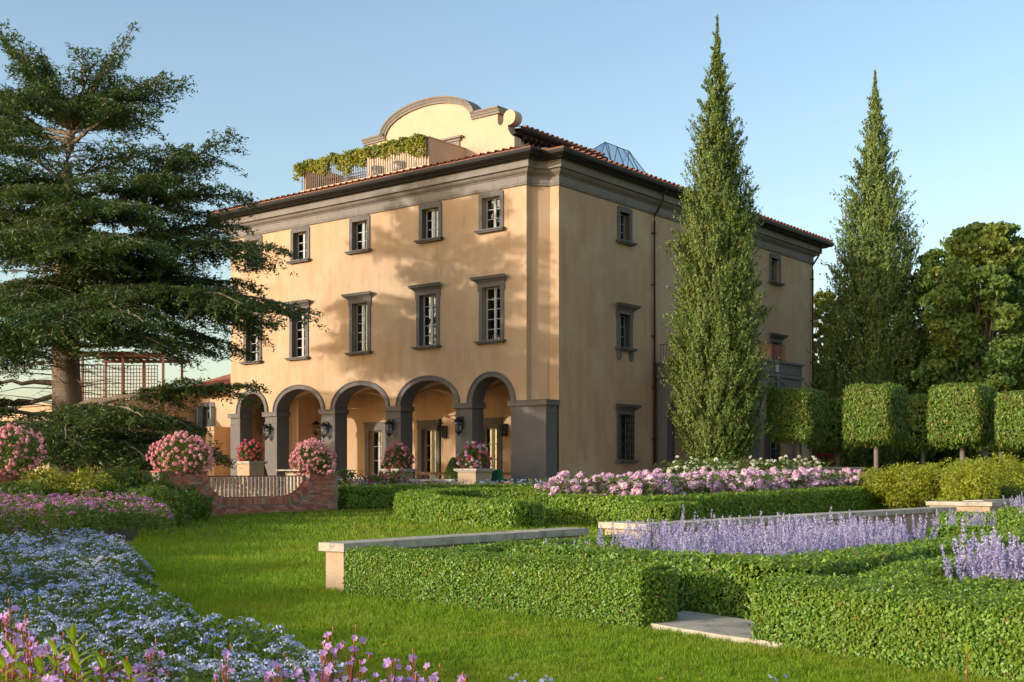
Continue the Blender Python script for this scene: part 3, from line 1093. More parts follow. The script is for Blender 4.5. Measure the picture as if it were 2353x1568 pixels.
# dark trellis at the far left end of the terrace
q = MB()
for i in range(22):
    q.box(TX0 + 0.2 + i * 0.15, TX0 + 0.24 + i * 0.15, 3.3, 3.34, 16.62, 17.5 - i * 0.012)
for i in range(6):
    q.box(TX0 + 0.2, TX0 + 3.5, 3.345, 3.375, 16.7 + i * 0.14, 16.74 + i * 0.14)
q.build('terrace_screen', 'rust', villa)

# curved gable
GY, GT = 5.0, 0.55
out = [(-16.05, 15.7), (-16.05, 19.40), (-14.60, 19.44)]
for k in range(1, 24):
    a = math.pi * k / 24
    out.append((-11.55 - 3.05 * math.cos(a), 19.44 + 1.28 * math.sin(a) ** 0.9))
out += [(-8.50, 19.44), (-6.84, 19.44), (-6.84, 19.05)]
for k in range(0, 7):
    a = math.pi + math.pi * k / 6
    out.append((-6.65 + 0.19 * math.cos(a), 19.05 + 0.24 * math.sin(a)))
for k in range(0, 25):
    a = math.pi * 0.92 - 1.5 * math.pi * k / 24
    out.append((-6.10 + 0.38 * math.cos(a), 19.12 + 0.38 * math.sin(a)))
out += [(-6.16, 18.5), (-6.0, 18.25), (-5.78, 18.08), (-5.78, 15.7)]
g = MB()
n = len(out)
hx0, hx1, hz0, hz1 = -10.9, -9.5, 16.6, 18.35
# front and back faces fanned in strips: outline is star-shaped enough in vertical columns
g.prism(out, GY, GY + GT, 'y')
gable = g.build('curved_gable', 'stucco_attic', villa)
mo = MB()
top = [p for p in out[1:out.index((-6.84, 19.44)) + 1]]
top = [(-16.2, 19.40)] + top[1:-1] + [(-6.66, 19.44)]
secs = []
prf = [(0.0, -0.02), (0.0, -0.10), (0.10, -0.10), (0.12, -0.14), (0.20, -0.17), (0.27, -0.24), (0.34, -0.24), (0.34, GT + 0.1), (0.0, GT + 0.1)]
for i, (x, z) in enumerate(top):
    a = Vector(top[max(i - 1, 0)])
    c = Vector(top[min(i + 1, len(top) - 1)])
    d = (c - a).normalized()
    nrm = Vector((-d.y, d.x))
    secs.append([(x + nrm.x * o_, GY + y, z + nrm.y * o_ - 0.02) for o_, y in prf])
k = len(prf)
vs = [p for s_ in secs for p in s_]
fs = []
for i in range(len(secs) - 1):
    for j in range(k):
        fs.append((i * k + j, (i + 1) * k + j, (i + 1) * k + (j + 1) % k, i * k + (j + 1) % k))
fs += [tuple(range(k)), tuple(range((len(secs) - 1) * k, len(secs) * k))[::-1]]
mo.add(vs, fs)
mo.build('gable_moulding', 'cornice_stone', gable)
q = MB()
q.box(-11.1, -9.3, GY - 0.08, GY, 16.9, 18.5)
q.box(-11.35, -9.05, GY - 0.26, GY, 18.62, 18.72)
q.box(-11.2, -9.2, GY - 0.15, GY, 18.5, 18.62)
q.build('window', 'cornice_stone', gable)
q = MB()
q.box(-10.75, -9.65, GY - 0.10, GY - 0.085, 16.9, 18.2)
q.build('pane', 'interior', gable)

at_ = MB()
at_.quad((-16.0, GY + GT, 15.7), (-6.06, GY + GT, 15.7), (-6.06, GY + GT, 18.5), (-16.0, GY + GT, 18.5))
at_.box(-16.4, -6.05, GY + GT + 0.01, 12.2, 15.7, 18.30)
at_.build('attic', 'stucco_attic', villa)
AT = [(-17.0, 11.6), (-17.0, GY + GT + 0.02), (-5.5, GY + GT + 0.02), (-5.5, 11.6)]
q = MB()
q.sweep([(-0.1, 18.22), (0.30, 18.30), (0.34, 18.38), (0.5, 18.40), (0.58, 18.48), (0.60, 18.60), (0.52, 18.61)], [(-6.05, GY + 0.1), (-6.05, 12.2), (-16, 12.2)])
q.build('attic_gutter', 'wood_eave', villa)
q = MB()
for i in range(15):
    y = GY + GT + 0.2 + i * 0.42
    q.add([(-6.05, y - .05, 18.04), (-6.05, y + .05, 18.04), (-6.05, y + .05, 18.24), (-6.05, y - .05, 18.24), (-5.6, y - .05, 18.14), (-5.6, y + .05, 18.14), (-5.6, y + .05, 18.29), (-5.6, y - .05, 18.29)],
          [(0, 1, 2, 3), (4, 7, 6, 5), (0, 4, 5, 1), (3, 2, 6, 7), (0, 3, 7, 4), (1, 5, 6, 2)])
q.build('rafter_end', 'wood_eave', villa)
q = MB()
z0_, z1_ = 18.62, 19.3
q.add([(-5.5, GY + GT, z0_), (-5.5, 12.7, z0_), (-11.0, 9.0, z1_), (-11.0, GY + GT, z1_), (-17.2, GY + GT, z0_), (-17.2, 12.7, z0_)],
      [(0, 1, 2, 3), (3, 2, 5, 4), (1, 5, 2)])
q.build('attic_roof', 'terracotta', villa)
tile_row(villa, (-5.46, GY + 0.45), (0, 1), (-1, 0), 17, 18.63, 0.42, 0.14, pan=False)
# skylight on its curb
SX, SY0, SY1 = -6.0, 12.7, 18.5
q = MB()
q.box(SX - 5, SX, SY0, SY1, 16.0, 18.25)
q.box(SX - 5, SX + 0.06, SY0 - 0.06, SY1 + 0.06, 18.25, 18.32)
q.build('skylight_curb', 'stucco_attic', villa)
ap = [(SX - 1.0, 14.75, 20.12), (SX - 1.0, 17.2, 20.12)]
base = [(SX - 0.05, SY0, 18.32), (SX - 0.05, SY1 - 0.1, 18.32), (SX - 3.2, SY1 - 0.1, 18.32), (SX - 3.2, SY0, 18.32)]
q = MB()
q.add(ap + base, [(0, 2, 3, 1), (1, 3, 4), (1, 4, 5, 0), (0, 5, 2)])
sk = q.build('skylight', 'skylight_glass', villa)
q = MB()
def mid(a, b, t):
    return tuple(a[i] + (b[i] - a[i]) * t for i in range(3))
segs = [(ap[0], ap[1]), (ap[0], base[0]), (ap[0], base[3]), (ap[1], base[1]), (ap[1], base[2])]
for t0 in (0.25, 0.5, 0.75):
    segs.append((mid(ap[0], ap[1], t0 if t0 != 0.25 else 0.1), mid(base[0], base[1], t0)))
segs.append((ap[0], mid(base[0], base[1], 0.25)))
segs.append((mid(ap[0], ap[1], 0.5), mid(base[0], base[1], 0.25)))
segs.append((ap[1], mid(base[0], base[1], 0.5)))
segs.append((ap[1], mid(base[0], base[1], 0.8)))
for a, b_ in segs:
    q.tube([a, b_], 0.022, 5)
q.build('skylight_frame', 'copper', villa)

# lanterns and sconces
def lantern(x, y, z, hang=False):
    t = empty('wall_lantern' if not hang else 'hanging_lantern', V2W(x, y, z), VRZ)
    w, h = 0.36, 0.46
    q = MB()
    q.lathe([(0.02, 0.16), (0.06, 0.13), (0.13, 0.10), (0.17, 0.04), (0.24, 0.0), (0.22, -0.04), (0.03, -0.05)], (0, 0, 0.06), 6)
    q.lathe([(0.15, 0), (0.16, -0.03), (0.05, -0.08), (0.03, -0.16), (0.0, -0.18)], (0, 0, -0.44), 6)
    q.build('cap', 'iron', t)
    q = MB()
    for k in range(6):
        a = 2 * math.pi * k / 6
        q.tube([(0.19 * math.cos(a), 0.19 * math.sin(a), 0.03), (0.155 * math.cos(a), 0.155 * math.sin(a), -0.45)], 0.012, 4)
    for zz, r_ in ((-0.12, 0.186), (-0.4, 0.162)):
        for k in range(6):
            a, a2 = 2 * math.pi * k / 6, 2 * math.pi * (k + 1) / 6
            q.tube([(r_ * math.cos(a), r_ * math.sin(a), zz), (r_ * math.cos(a2), r_ * math.sin(a2), zz)], 0.008, 4)
    q.build('cage', 'iron', t)
    q = MB()
    q.lathe([(0.17, 0.02), (0.14, -0.43)], (0, 0, 0), 6)
    q.build('glass', 'lantern_glass', t)
    q = MB()
    if hang:
        q.tube([(0, 0, 0.2), (0, 0, 1.0)], 0.01, 4)
        q.build('chain', 'iron', t)
    else:
        q.tube([(0, 0, 0.18), (0, 0.02, 0.24), (0, 0.26, 0.2)], 0.015, 5)
        q.box(-0.06, 0.06, 0.24, 0.27, -0.3, 0.26)
        q.build('bracket', 'iron', t)
    return t


for x, lab in ((-18.12, 'black iron wall lantern on the second stone pier from the left'), (-13.72, 'black iron wall lantern on the third pier, above the pink flower ball on brick'), (-9.2, 'black iron wall lantern on the fourth stone pier'), (-4.82, 'black iron wall lantern on the pier right of the middle arches')):
    t = lantern(x, -0.28, 3.86)
    tag(t, lab, 'lantern', 'lanterns on the arcade piers')
t = lantern(-17.0, 2.2, 4.1, True)
tag(t, 'black lantern hanging inside the second arch from the left', 'lantern')
for x, lab in ((-14.05, 'slim box sconce left of the door in the third arch'), (-10.33, 'slim box sconce right of the sunlit door in the fourth arch'), (-6.36, 'slim box sconce nearest the big corner pier')):
    t = empty('wall_sconce', V2W(x, LB - 0.08, 3.36), VRZ)
    q = MB()
    for sx in (-0.15, 0.15):
        for sy in (-0.2, 0.0):
            q.box(sx - .012, sx + .012, sy - .012, sy + .012, 0, 0.62)
    for z in (0, 0.6):
        q.box(-0.16, 0.16, -0.21, 0.01, z, z + 0.02)
    q.build('frame', 'iron', t)
    q = MB()
    q.box(-0.15, 0.15, 0.02, 0.07, 0, 0.62)
    q.build('back_plate', 'iron', t)
    q = MB()
    q.box(-0.145, 0.145, -0.195, -0.19, 0.03, 0.59)
    q.build('glass', 'lantern_glass', t)
    tag(t, lab, 'sconce', 'sconces on the arcade back wall')
# ceiling fans
for x, lab in ((-15.6, 'dark ceiling fan under the vault of the second arch'), (-11.1, 'dark ceiling fan under the vault of the third arch from the left'), (-6.9, 'dark ceiling fan under the vault of the fourth arch'), (-2.9, 'dark ceiling fan under the narrow right arch')):
    t = empty('ceiling_fan', V2W(x, 2.9, 4.95), VRZ + 0.3)
    q = MB()
    q.tube([(0, 0, 0.05), (0, 0, 1.1)], 0.02, 6)
    q.build('rod', 'iron', t)
    q = MB()
    q.lathe([(0.03, 0.12), (0.12, 0.08), (0.14, 0.0), (0.1, -0.06), (0.02, -0.09)], (0, 0, 0), 12)
    q.build('motor', 'iron', t)
    for k in range(4):
        q = MB()
        a = k * math.pi / 2
        M = Matrix.Rotation(a, 4, 'Z') @ Matrix.Translation((0.48, 0, -0.01)) @ Matrix.Rotation(0.15, 4, 'X')
        q.obox(M, 0.75, 0.13, 0.012)
        q.build('blade', 'teak', t)
    tag(t, lab, 'ceiling fan', 'ceiling fans under the arcade')

# ================================================================ the villa's terrace ground and stonework in front
q = MB()
for a, b_ in (((-30, -9.0), (B_X - 0.02, 0.0)), ):
    pass
TERR = [(-30, -0.16), (-30, -4.2), (-1.5, -4.2), (1.6, -0.8), (6.2, 1.0), (9.8, 8.6), (14, 20), (14, 34), (-0.4, 34), (-0.4, -0.16)]
q.add([V2W(x, y, 0.83) for x, y in TERR], [tuple(range(len(TERR)))])
for (x0, y0), (x1, y1) in zip(TERR[1:7], TERR[2:8]):
    q.add([V2W(x0, y0, 0.83), V2W(x1, y1, 0.83), V2W(x1, y1, -0.3), V2W(x0, y0, -0.3)], [(0, 1, 2, 3)])
o = q.build('terrace', 'paving')
o['kind'] = 'structure'


def pw(px, py, yp, z=None):
    """a point in the villa's frame on the plane y=yp seen at pixel px"""
    k = (px - CX) / F_PX
    bx, by = VO.x + UY.x * yp, VO.y + UY.y * yp
    s = (k * by - bx) / (UX.x - k * UX.y)
    return s


def urn(t, s=1.0):
    q = MB()
    q.lathe([(0.17, 0), (0.17, 0.05), (0.08, 0.09), (0.07, 0.14), (0.20, 0.22), (0.27, 0.32), (0.28, 0.38), (0.31, 0.40), (0.31, 0.43), (0.22, 0.42)], (0, 0, 0), 16)
    o = q.build('urn', 'limestone', t)
    o.scale = (s, s, s)
    return o


def petal_ball(name, m, npet=26, r=1.0, flat=0.7, seed=1):
    """a many-petalled bloom of radius 1 (scaled where it stands)"""
    g = np.random.default_rng(seed)
    P, N = [], []
    for i in range(npet):
        k = (i + 0.5) / npet
        th = i * 2.39996
        ph = math.acos(1 - 1.25 * k)
        d = np.array([math.sin(ph) * math.cos(th), math.sin(ph) * math.sin(th), math.cos(ph)])
        P.append(d * 0.72 * np.array([1, 1, flat]))
        N.append(d)
    V, F = leaves(np.array(P), np.array(N), 0.85, 0.75, 0.45)
    return mesh_np(name, V, F, m)


BLOOM = {c: [petal_ball('bloom', c, 18, seed=s) for s in (1, 2, 3)] for c in ('petal_pink', 'petal_rose', 'petal_peony', 'petal_white')}


def flower_ball(loc, rx, rz, n, mats, size, label, parent_name='flower_ball', group='urns of pink flowers', ptop=None, us=1.0):
    """urn with a dome of blooms: foliage one part, every bloom a part"""
    t = empty(parent_name, loc)
    tag(t, label, 'flower urn', group)
    urn(t, us)
    zc = 0.55 * rz + 0.08
    nf = 3600
    d = unit(rng.normal(0, 1, (nf, 3)))
    rad = rng.uniform(0.55, 0.97, nf)[:, None]
    P = d * rad * np.array([rx, rx, rz * 0.95]) + np.array([0, 0, zc])
    P = P[P[:, 2] > -0.12]
    N = unit(P - np.array([0, 0, zc]))
    V, F = leaves(P, N, 0.085, 0.045, 0.8)
    link('foliage', mesh_np('foliage', V, F, 'shrub_leaf'), t)
    k = 0
    i = 0
    while k < n:
        i += 1
        a = i * 2.39996
        z = 1 - 1.82 * ((i % n) + 0.5) / n + random.uniform(-.08, .08)
        z = max(-0.85, min(0.99, z))
        s = math.sqrt(1 - z * z)
        a += random.uniform(-0.4, 0.4)
        d = Vector((s * math.cos(a), s * math.sin(a), z))
        # the far side is left thinner
        f = 1.0 + random.uniform(-0.08, 0.10) + 0.13 * math.sin(2 * a + loc[0]) * math.sin(3.1 * z + loc[1]) + 0.07 * math.sin(5 * a + 2 * loc[0])
        o = link('bloom', random.choice(BLOOM[random.choice(mats)]), t, (d.x * rx * f, d.y * rx * f, zc + d.z * rz * f))
        sc = size * random.uniform(0.7, 1.25)
        o.scale = (sc, sc, sc)
        o.rotation_euler = d.to_track_quat('Z', 'Y').to_euler()
        k += 1
    return t


# pedestals on the villa terrace
def pedestal(x, y, w, z1, label, ball, mats):
    t = empty('stone_pedestal', V2W(x, y, 0.0), VRZ)
    q = MB()
    q.box(-w / 2, w / 2, -w / 2, w / 2, 0.3, z1 - 0.14)
    q.build('shaft', 'sandstone', t)
    q = MB()
    q.box(-w / 2 - 0.06, w / 2 + 0.06, -w / 2 - 0.06, w / 2 + 0.06, z1 - 0.14, z1 - 0.09)
    q.box(-w / 2 - 0.12, w / 2 + 0.12, -w / 2 - 0.12, w / 2 + 0.12, z1 - 0.09, z1)
    q.build('cap', 'limestone', t)
    tag(t, label, 'pedestal', 'stone pedestals in front of the arcade')
    p = V2W(x, y, z1)
    flower_ball(p, ball, ball * 0.98, 115, mats, 0.075, 'dome of ' + {0: 'deep pink flowers on the pedestal by the leftmost pier', 1: 'rose pink flowers on the pedestal before the fourth pier', 2: 'pale mauve pink flowers on the pedestal beside the corner pier'}[pedestal.n], us=0.8)
    pedestal.n += 1


pedestal.n = 0
YP = -3.2
pedestal(pw(576, 0, YP) , YP, 0.92, 2.12, 'stone pedestal behind the picket fence, left of the conical shrub', 0.62, ('petal_rose',))
pedestal(pw(915, 0, YP), YP, 0.92, 1.74, 'stone pedestal behind the red rose bush', 0.66, ('petal_rose', 'petal_pink'))
pedestal(pw(1090, 0, YP), YP, 0.98, 1.74, 'stone pedestal standing next to the corner pier and green chair', 0.66, ('petal_peony', 'petal_rose'))
# low wall between them
q = MB()
xa, xb = pw(770, 0, YP), pw(1050, 0, YP)
M = Matrix.Translation(VO) @ Matrix.Rotation(VRZ, 4, 'Z')
q.obox(Matrix.Translation(((xa + xb) / 2, YP + 0.1, 0.2)), xb - xa, 0.35, 1.0)
tw = empty('terrace_wall', VO, VRZ)
tag(tw, 'low rendered wall with grey coping between the villa pedestals', 'wall')
q.build('rendered_wall', 'sandstone', tw)
q = MB()
q.obox(Matrix.Translation(((xa + xb) / 2, YP + 0.1, 1.2)), xb - xa, 0.55, 0.10)
q.build('coping', 'limestone', tw)


def solid_leaf_shape(name, label, cat, loc, fn, n, leaf, m, group=None, core=None, jit=0.7):
    pass


# conical shrubs
for x, y, h, r_, lab in ((pw(604, 0, -2.6), -2.6, 1.1, 0.26, 'small clipped green cone right of the left pedestal'), (pw(1042, 0, -2.4), -2.4, 1.35, 0.42, 'dark green conical shrub left of the corner pedestal'), (pw(884, 0, -2.4), -2.4, 1.2, 0.3, 'slim green shrub partly hidden by the middle pedestal')):
    t = empty('conical_shrub', V2W(x, y, 0.83))
    tag(t, lab, 'shrub')
    n = 3800
    k = rng.uniform(0, 1, n) ** 0.8
    th = rng.uniform(0, 6.283, n)
    rr = r_ * np.sqrt(np.clip(1 - k, 0, 1)) * 1.2 * rng.uniform(0.8, 1.05, n)
    P = np.stack([rr * np.cos(th), rr * np.sin(th), 0.05 + k * h], 1)
    N = unit(np.stack([np.cos(th), np.sin(th), np.full(n, 0.4)], 1))
    V, F = leaves(P, N, 0.07, 0.035, 0.6)
    link('foliage', mesh_np('foliage', V, F, 'shrub_leaf'), t)
    q = MB()
    q.tube([(0, 0, -0.05), (0, 0, h * 0.8)], [0.03, 0.01], 6)
    q.build('stem', 'bark', t)


# tables and chairs under the arcade
def table(x, y, w, d, lab):
    t = empty('wooden_table', V2W(x, y, ZF), VRZ)
    q = MB()
    for i in range(6):
        q.box(-w / 2, w / 2, -d / 2 + i * d / 6 + .005, -d / 2 + (i + 1) * d / 6 - .005, 0.71, 0.75)
    q.build('table_top', 'teak', t)
    q = MB()
    q.box(-w / 2 + .05, w / 2 - .05, -d / 2 + .05, d / 2 - .05, 0.62, 0.705)
    q.build('apron', 'teak', t)
    for sx in (-1, 1):
        for sy in (-1, 1):
            q = MB()
            q.box(sx * (w / 2 - .07) - .035, sx * (w / 2 - .07) + .035, sy * (d / 2 - .07) - .035, sy * (d / 2 - .07) + .035, 0, 0.62)
            q.build('leg', 'teak', t)
    tag(t, lab, 'table', 'wooden tables under the arcade')


def chair(x, y, rz, lab, grp='green chairs at the arcade tables'):
    t = empty('green_chair', V2W(x, y, ZF), VRZ + rz)
    q = MB()
    q.prism([(-.26, .40), (.26, .40), (.27, .78), (.20, .86), (-.20, .86), (-.27, .78)], 0.22, 0.29, 'y')
    q.build('backrest', 'green_cushion', t)
    q = MB()
    q.box(-.27, .27, -.27, .22, .36, .46)
    q.build('seat', 'green_cushion', t)
    for sx in (-.25, .25):
        for sy in (-.23, .24):
            q = MB()
            q.tube([(sx, sy, 0), (sx, sy, .38 if sy > 0 else .62)], .02, 6)
            q.build('leg', 'teak', t)
        q = MB()
        q.box(sx - .03, sx + .03, -.27, .24, .62, .655)
        q.build('armrest', 'teak', t)
    tag(t, lab, 'chair', grp)


xt = pw(1005, 0, -0.9)
table(xt, -0.9, 1.9, 0.85, 'wooden table seen over the low wall before the fourth arch')
table(pw(1145, 0, -1.2), -1.1, 1.0, 0.8, 'wooden table behind the green chair next to the corner pier')
chair(pw(1151, 0, -2.0), -2.0, math.pi, 'green upholstered chair with its back to the garden beside the corner pier')
chair(pw(1118, 0, -1.6), -1.6, math.pi / 2, 'green chair half hidden behind the corner pedestal')
chair(xt - 1.3, -1.0, math.pi / 2, 'green chair at the left end of the long wooden table')
chair(xt + 0.3, -0.15, 0, 'green chair behind the long wooden table')
# white bench end seen behind the roses
t = empty('white_bench', V2W(pw(825, 0, -1.8), -1.8, ZF), VRZ)
q = MB(); q.box(-.6, .6, -.25, .25, .42, .48); q.build('seat', 'white_paint', t)
q = MB()
q.add([(-.62, -.02, .42), (-.5, -.02, .42), (-.72, .02, .78), (-.78, .02, .78), (-.62, .04, .42), (-.5, .04, .42), (-.72, .08, .78), (-.78, .08, .78)], [(0, 1, 2, 3), (7, 6, 5, 4), (0, 4, 5, 1), (1, 5, 6, 2), (2, 6, 7, 3), (3, 7, 4, 0)])
q.build('arm', 'white_paint', t)
for sx in (-.5, .5):
    q = MB(); q.box(sx - .03, sx + .03, -.2, .2, 0, .42); q.build('leg', 'white_paint', t)
tag(t, 'low white bench with raised end between the rose bushes and the arcade', 'bench')
# dark pole lamp at the fourth arch
t = empty('heater_pole', V2W(pw(914.7, 0, 3.4) + 0.0, 3.4, ZF), VRZ)
t.location = V2W(pw((900 + 746 / 3.733) / 1.088, 0, 2.4), 2.4, ZF)
q = MB(); q.tube([(0, 0, 0), (0, 0, 3.25)], .035, 8); q.lathe([(.22, 0), (.22, .04), (.05, .08)], (0, 0, 0), 14); q.build('pole', 'iron', t)
q = MB(); q.tube([(-.3, 0, 3.1), (.25, 0, 3.14)], .025, 6); q.box(-.06, .06, -.06, .06, 3.05, 3.35); q.box(-.2, -.1, -.04, .04, 2.75, 3.05); q.build('head', 'iron', t)
tag(t, 'thin dark pole lamp with crossbar in front of the sunlit door surround', 'lamp')

# ================================================================ the brick wall with its scooped opening
BU = Vector((0.622, 0.783, 0)).normalized()          # runs away to the right
BW0 = Vector(((470 - CX) / F_PX * 40.0, 40.0, 0))      # under pixel 470
bwall = empty('brick_wall', BW0, math.atan2(BU.y, BU.x))
tag(bwall, 'red brick garden wall with a scooped opening filled by pale pickets', 'wall')
BT_ = 0.42     # thickness; y<0 is the face we see


def base_z(x):
    return gz(BW0.y + BU.y * x) - 0.02


# profile of the scooped opening: rises at both ends to the piers
OX0, OX1, OZ, TOPZ = 0.10, 4.62, 0.70, 1.59
def scoop(x):
    """top of brickwork at x"""
    if x <= OX0 or x >= OX1:
        return TOPZ
    rad = 1.0
    if x < OX0 + rad:
        return OZ + (TOPZ - OZ) * (1 - math.sqrt(max(0, 1 - ((OX0 + rad - x) / rad) ** 2)))
    rad = 1.25
    if x > OX1 - rad:
        return OZ + (TOPZ - OZ) * (1 - math.sqrt(max(0, 1 - ((x - OX1 + rad) / rad) ** 2)))
    return OZ


W_L, W_R = -1.75, 6.0
core = MB()
xs = [W_L] + [OX0 + (OX1 - OX0) * i / 60 for i in range(61)] + [W_R]
for x0, x1 in zip(xs[:-1], xs[1:]):
    za, zb = scoop(x0 + 1e-4) - 0.02, scoop(x1 - 1e-4) - 0.02
    core.add([(x0, .012, -.3), (x1, .012, -.3), (x1, .012, zb), (x0, .012, za), (x0, BT_ - .012, -.3), (x1, BT_ - .012, -.3), (x1, BT_ - .012, zb), (x0, BT_ - .012, za)],
             [(0, 1, 2, 3), (5, 4, 7, 6), (3, 2, 6, 7)])
core.quad((W_L, .012, -.3), (W_L, .012, TOPZ - .02), (W_L, BT_ - .012, TOPZ - .02), (W_L, BT_ - .012, -.3))
core.quad((W_R, .012, -.3), (W_R, BT_ - .012, -.3), (W_R, BT_ - .012, TOPZ - .02), (W_R, .012, TOPZ - .02))
core.build('mortar_bed', 'mortar', bwall)


def brick_mesh(L, H, D, m):
    q = MB()
    e = 0.004
    q.box(-L / 2, L / 2, 0, D, 0, H)
    me = bpy.data.meshes.new('brick')
    me.from_pydata(q.v, [], q.f)
    me.materials.append(MAT[m])
    return me


BL, BH, BD = 0.262, 0.072, 0.10
bricks = {m: brick_mesh(BL, BH, BD, m) for m in ('brick', 'brick_pale')}
heads = {m: brick_mesh(0.11, BH, BD, m) for m in ('brick', 'brick_pale')}
nb = 0
pitch_z = 0.0845
row = 0
z = 0.02
def put_brick(me, loc, rot=(0, 0, 0)):
    o = link('brick', me, bwall, loc)
    o.rotation_euler = rot
    return o


rows_ = []
while z < TOPZ - 0.06:
    off = (row % 2) * 0.137
    x = W_L + 0.01 + (off - 0.274 if off else 0) + BL / 2
    while x < W_R:
        a0, a1 = x - BL / 2, x + BL / 2
        ok = a0 >= W_L - 0.02 and a1 <= W_R + 0.02
        ztop = min(scoop(a0), scoop(a1), scoop(x))
        inside = OX0 - 0.25 < x < OX1 + 0.25
        lim = ztop - (0.23 if inside else 0.0)
        # the brick-on-edge border takes the last 23 cm next to the scoop
        if inside and ztop >= TOPZ - 0.01 and (x > OX1 or x < OX0):
            lim = TOPZ if (x > OX1 + 0.23 or x < OX0 - 0.23) else z + 0.2
        if ok and z + BH < lim and z + BH > base_z(x) + 0.01:
            m = 'brick_pale' if random.random() < 0.13 else 'brick'
            put_brick(bricks[m], (x, -random.uniform(0, .006), z), (0, random.uniform(-.006, .006), random.uniform(-.01, .01)))
        x += 0.274
    row += 1
    z += pitch_z
# soldier border round the scoop: bricks standing across the thickness
pts = []
N = 240
path = [(OX0 + (OX1 - OX0) * i / N) for i in range(N + 1)]
path = [(x, scoop(x)) for x in path]
path[0] = (OX0, TOPZ)
path[-1] = (OX1, TOPZ)
acc = 0.0
nxt = 0.045
edge = MB()
edge.box(-0.039, 0.039, 0, BT_ + 0.03, -0.22, 0)
me_edge = bpy.data.meshes.new('brick'); me_edge.from_pydata(edge.v, [], edge.f); me_edge.materials.append(MAT['brick'])
me_edge2 = me_edge.copy(); me_edge2.materials.clear(); me_edge2.materials.append(MAT['brick_pale'])
for (xa_, za_), (xb_, zb_) in zip(path[:-1], path[1:]):
    L_ = math.hypot(xb_ - xa_, zb_ - za_)
    while acc + L_ >= nxt:
        k = (nxt - acc) / L_
        x_, z_ = xa_ + (xb_ - xa_) * k, za_ + (zb_ - za_) * k
        ang = math.atan2(zb_ - za_, xb_ - xa_)
        put_brick(me_edge2 if random.random() < .15 else me_edge, (x_, -0.015 - random.uniform(0, .005), z_), (0, -ang, 0))
        nxt += 0.087
    acc += L_
# copings of the two ends
q = MB()
q.box(OX1 - 0.02, W_R + 0.05, -0.05, BT_ + 0.05, TOPZ - 0.005, TOPZ + 0.045)
q.box(W_L - 0.05, OX0 + 0.02, -0.05, BT_ + 0.05, TOPZ - 0.005, TOPZ + 0.045)
q.build('coping', 'terracotta', bwall)
q = MB()
q.box(OX1 + 0.0, OX1 + 0.35, BT_ + 0.04, BT_ + 0.9, 0.3, TOPZ + 0.02)
q.box(OX1 - 0.35, OX1 + 0.4, BT_ - 0.25, BT_ + 1.0, TOPZ + 0.05, TOPZ + 0.10)
q.build('end_stone', 'limestone', bwall)
# picket fence in the opening: its own thing
pf = empty('picket_fence', BW0, math.atan2(BU.y, BU.x))
tag(pf, 'picket railing of pale wooden bars set into the scooped brick opening', 'fence')
q = MB()
q.box(OX0 + 0.02, OX1 - 0.02, 0.22, 0.27, 1.44, 1.475)
q.build('top_rail', 'rust', pf)
q = MB()
for (xa_, za_), (xb_, zb_) in zip(path[:-1:6], path[6::6]):
    if za_ < 1.44 or zb_ < 1.44:
        q.add([(xa_, .22, za_ + .01), (xb_, .22, zb_ + .01), (xb_, .27, zb_ + .01), (xa_, .27, za_ + .01), (xa_, .22, za_ + .05), (xb_, .22, zb_ + .05), (xb_, .27, zb_ + .05), (xa_, .27, za_ + .05)],
              [(0, 1, 5, 4), (4, 5, 6, 7), (2, 3, 7, 6)])
q.build('bottom_rail', 'rust', pf)
q = MB()
q.tube([(0, 0, 0), (0, 0, 1)], 0.044, 8)
pk = bpy.data.meshes.new('picket'); pk.from_pydata(q.v, [], q.f); pk.materials.append(MAT['picket_wood'])
n = 27
for i in range(n):
    x = OX0 + 0.12 + (OX1 - OX0 - 0.24) * i / (n - 1)
    zb_ = scoop(x) + 0.03
    if zb_ < 1.38:
        o = link('picket', pk, pf, (x, 0.245, zb_))
        o.scale = (1, 1, 1.44 - zb_)

# the wall goes on to the left: second opening with pickets, then another brick pier
b2 = empty('brick_pier', BW0, math.atan2(BU.y, BU.x))
tag(b2, 'red brick pier at the left edge of the picture under a pink flower ball', 'wall')
q = MB()
X0, X1 = -10.2, -6.25
q.box(X0 + .012, X1 - .012, .012, BT_, -.3, TOPZ - .02)
q.build('mortar_bed', 'mortar', b2)
z = 0.02
row = 0
while z < TOPZ - 0.05:
    x = X0 + BL / 2 + (row % 2) * 0.137
    while x < X1 - BL / 2 + 0.02:
        if x > -8.6:
            m = 'brick_pale' if random.random() < 0.13 else 'brick'
            o = link('brick', bricks[m], b2, (x, -random.uniform(0, .006), z))
        x += 0.274
    if True:
        o = link('brick', bricks['brick'], b2, (X1 + 0.01, 0.12 + BL / 2 * (row % 2), z), math.pi / 2)
    row += 1
    z += pitch_z
q = MB()
q.box(X0, X1 + 0.05, -.05, BT_ + .05, TOPZ - .005, TOPZ + .045)
q.build('coping', 'terracotta', b2)
pf2 = empty('picket_fence', BW0, math.atan2(BU.y, BU.x))
tag(pf2, 'picket railing between brick piers, mostly hidden by the yellow green shrubs', 'fence')
q = MB(); q.box(X1, W_L, 0.22, 0.27, 1.40, 1.435); q.build('top_rail', 'rust', pf2)
for i in range(28):
    o = link('picket', pk, pf2, (X1 + 0.1 + (W_L - X1 - 0.2) * i / 27, 0.245, 0.5))
    o.scale = (1, 1, 0.9)


def BWP(x, y, z):
    return bwall.matrix_basis @ Vector((x, y, z)) if False else BW0 + BU * x + Vector((-BU.y, BU.x, 0)) * y + Vector((0, 0, z))


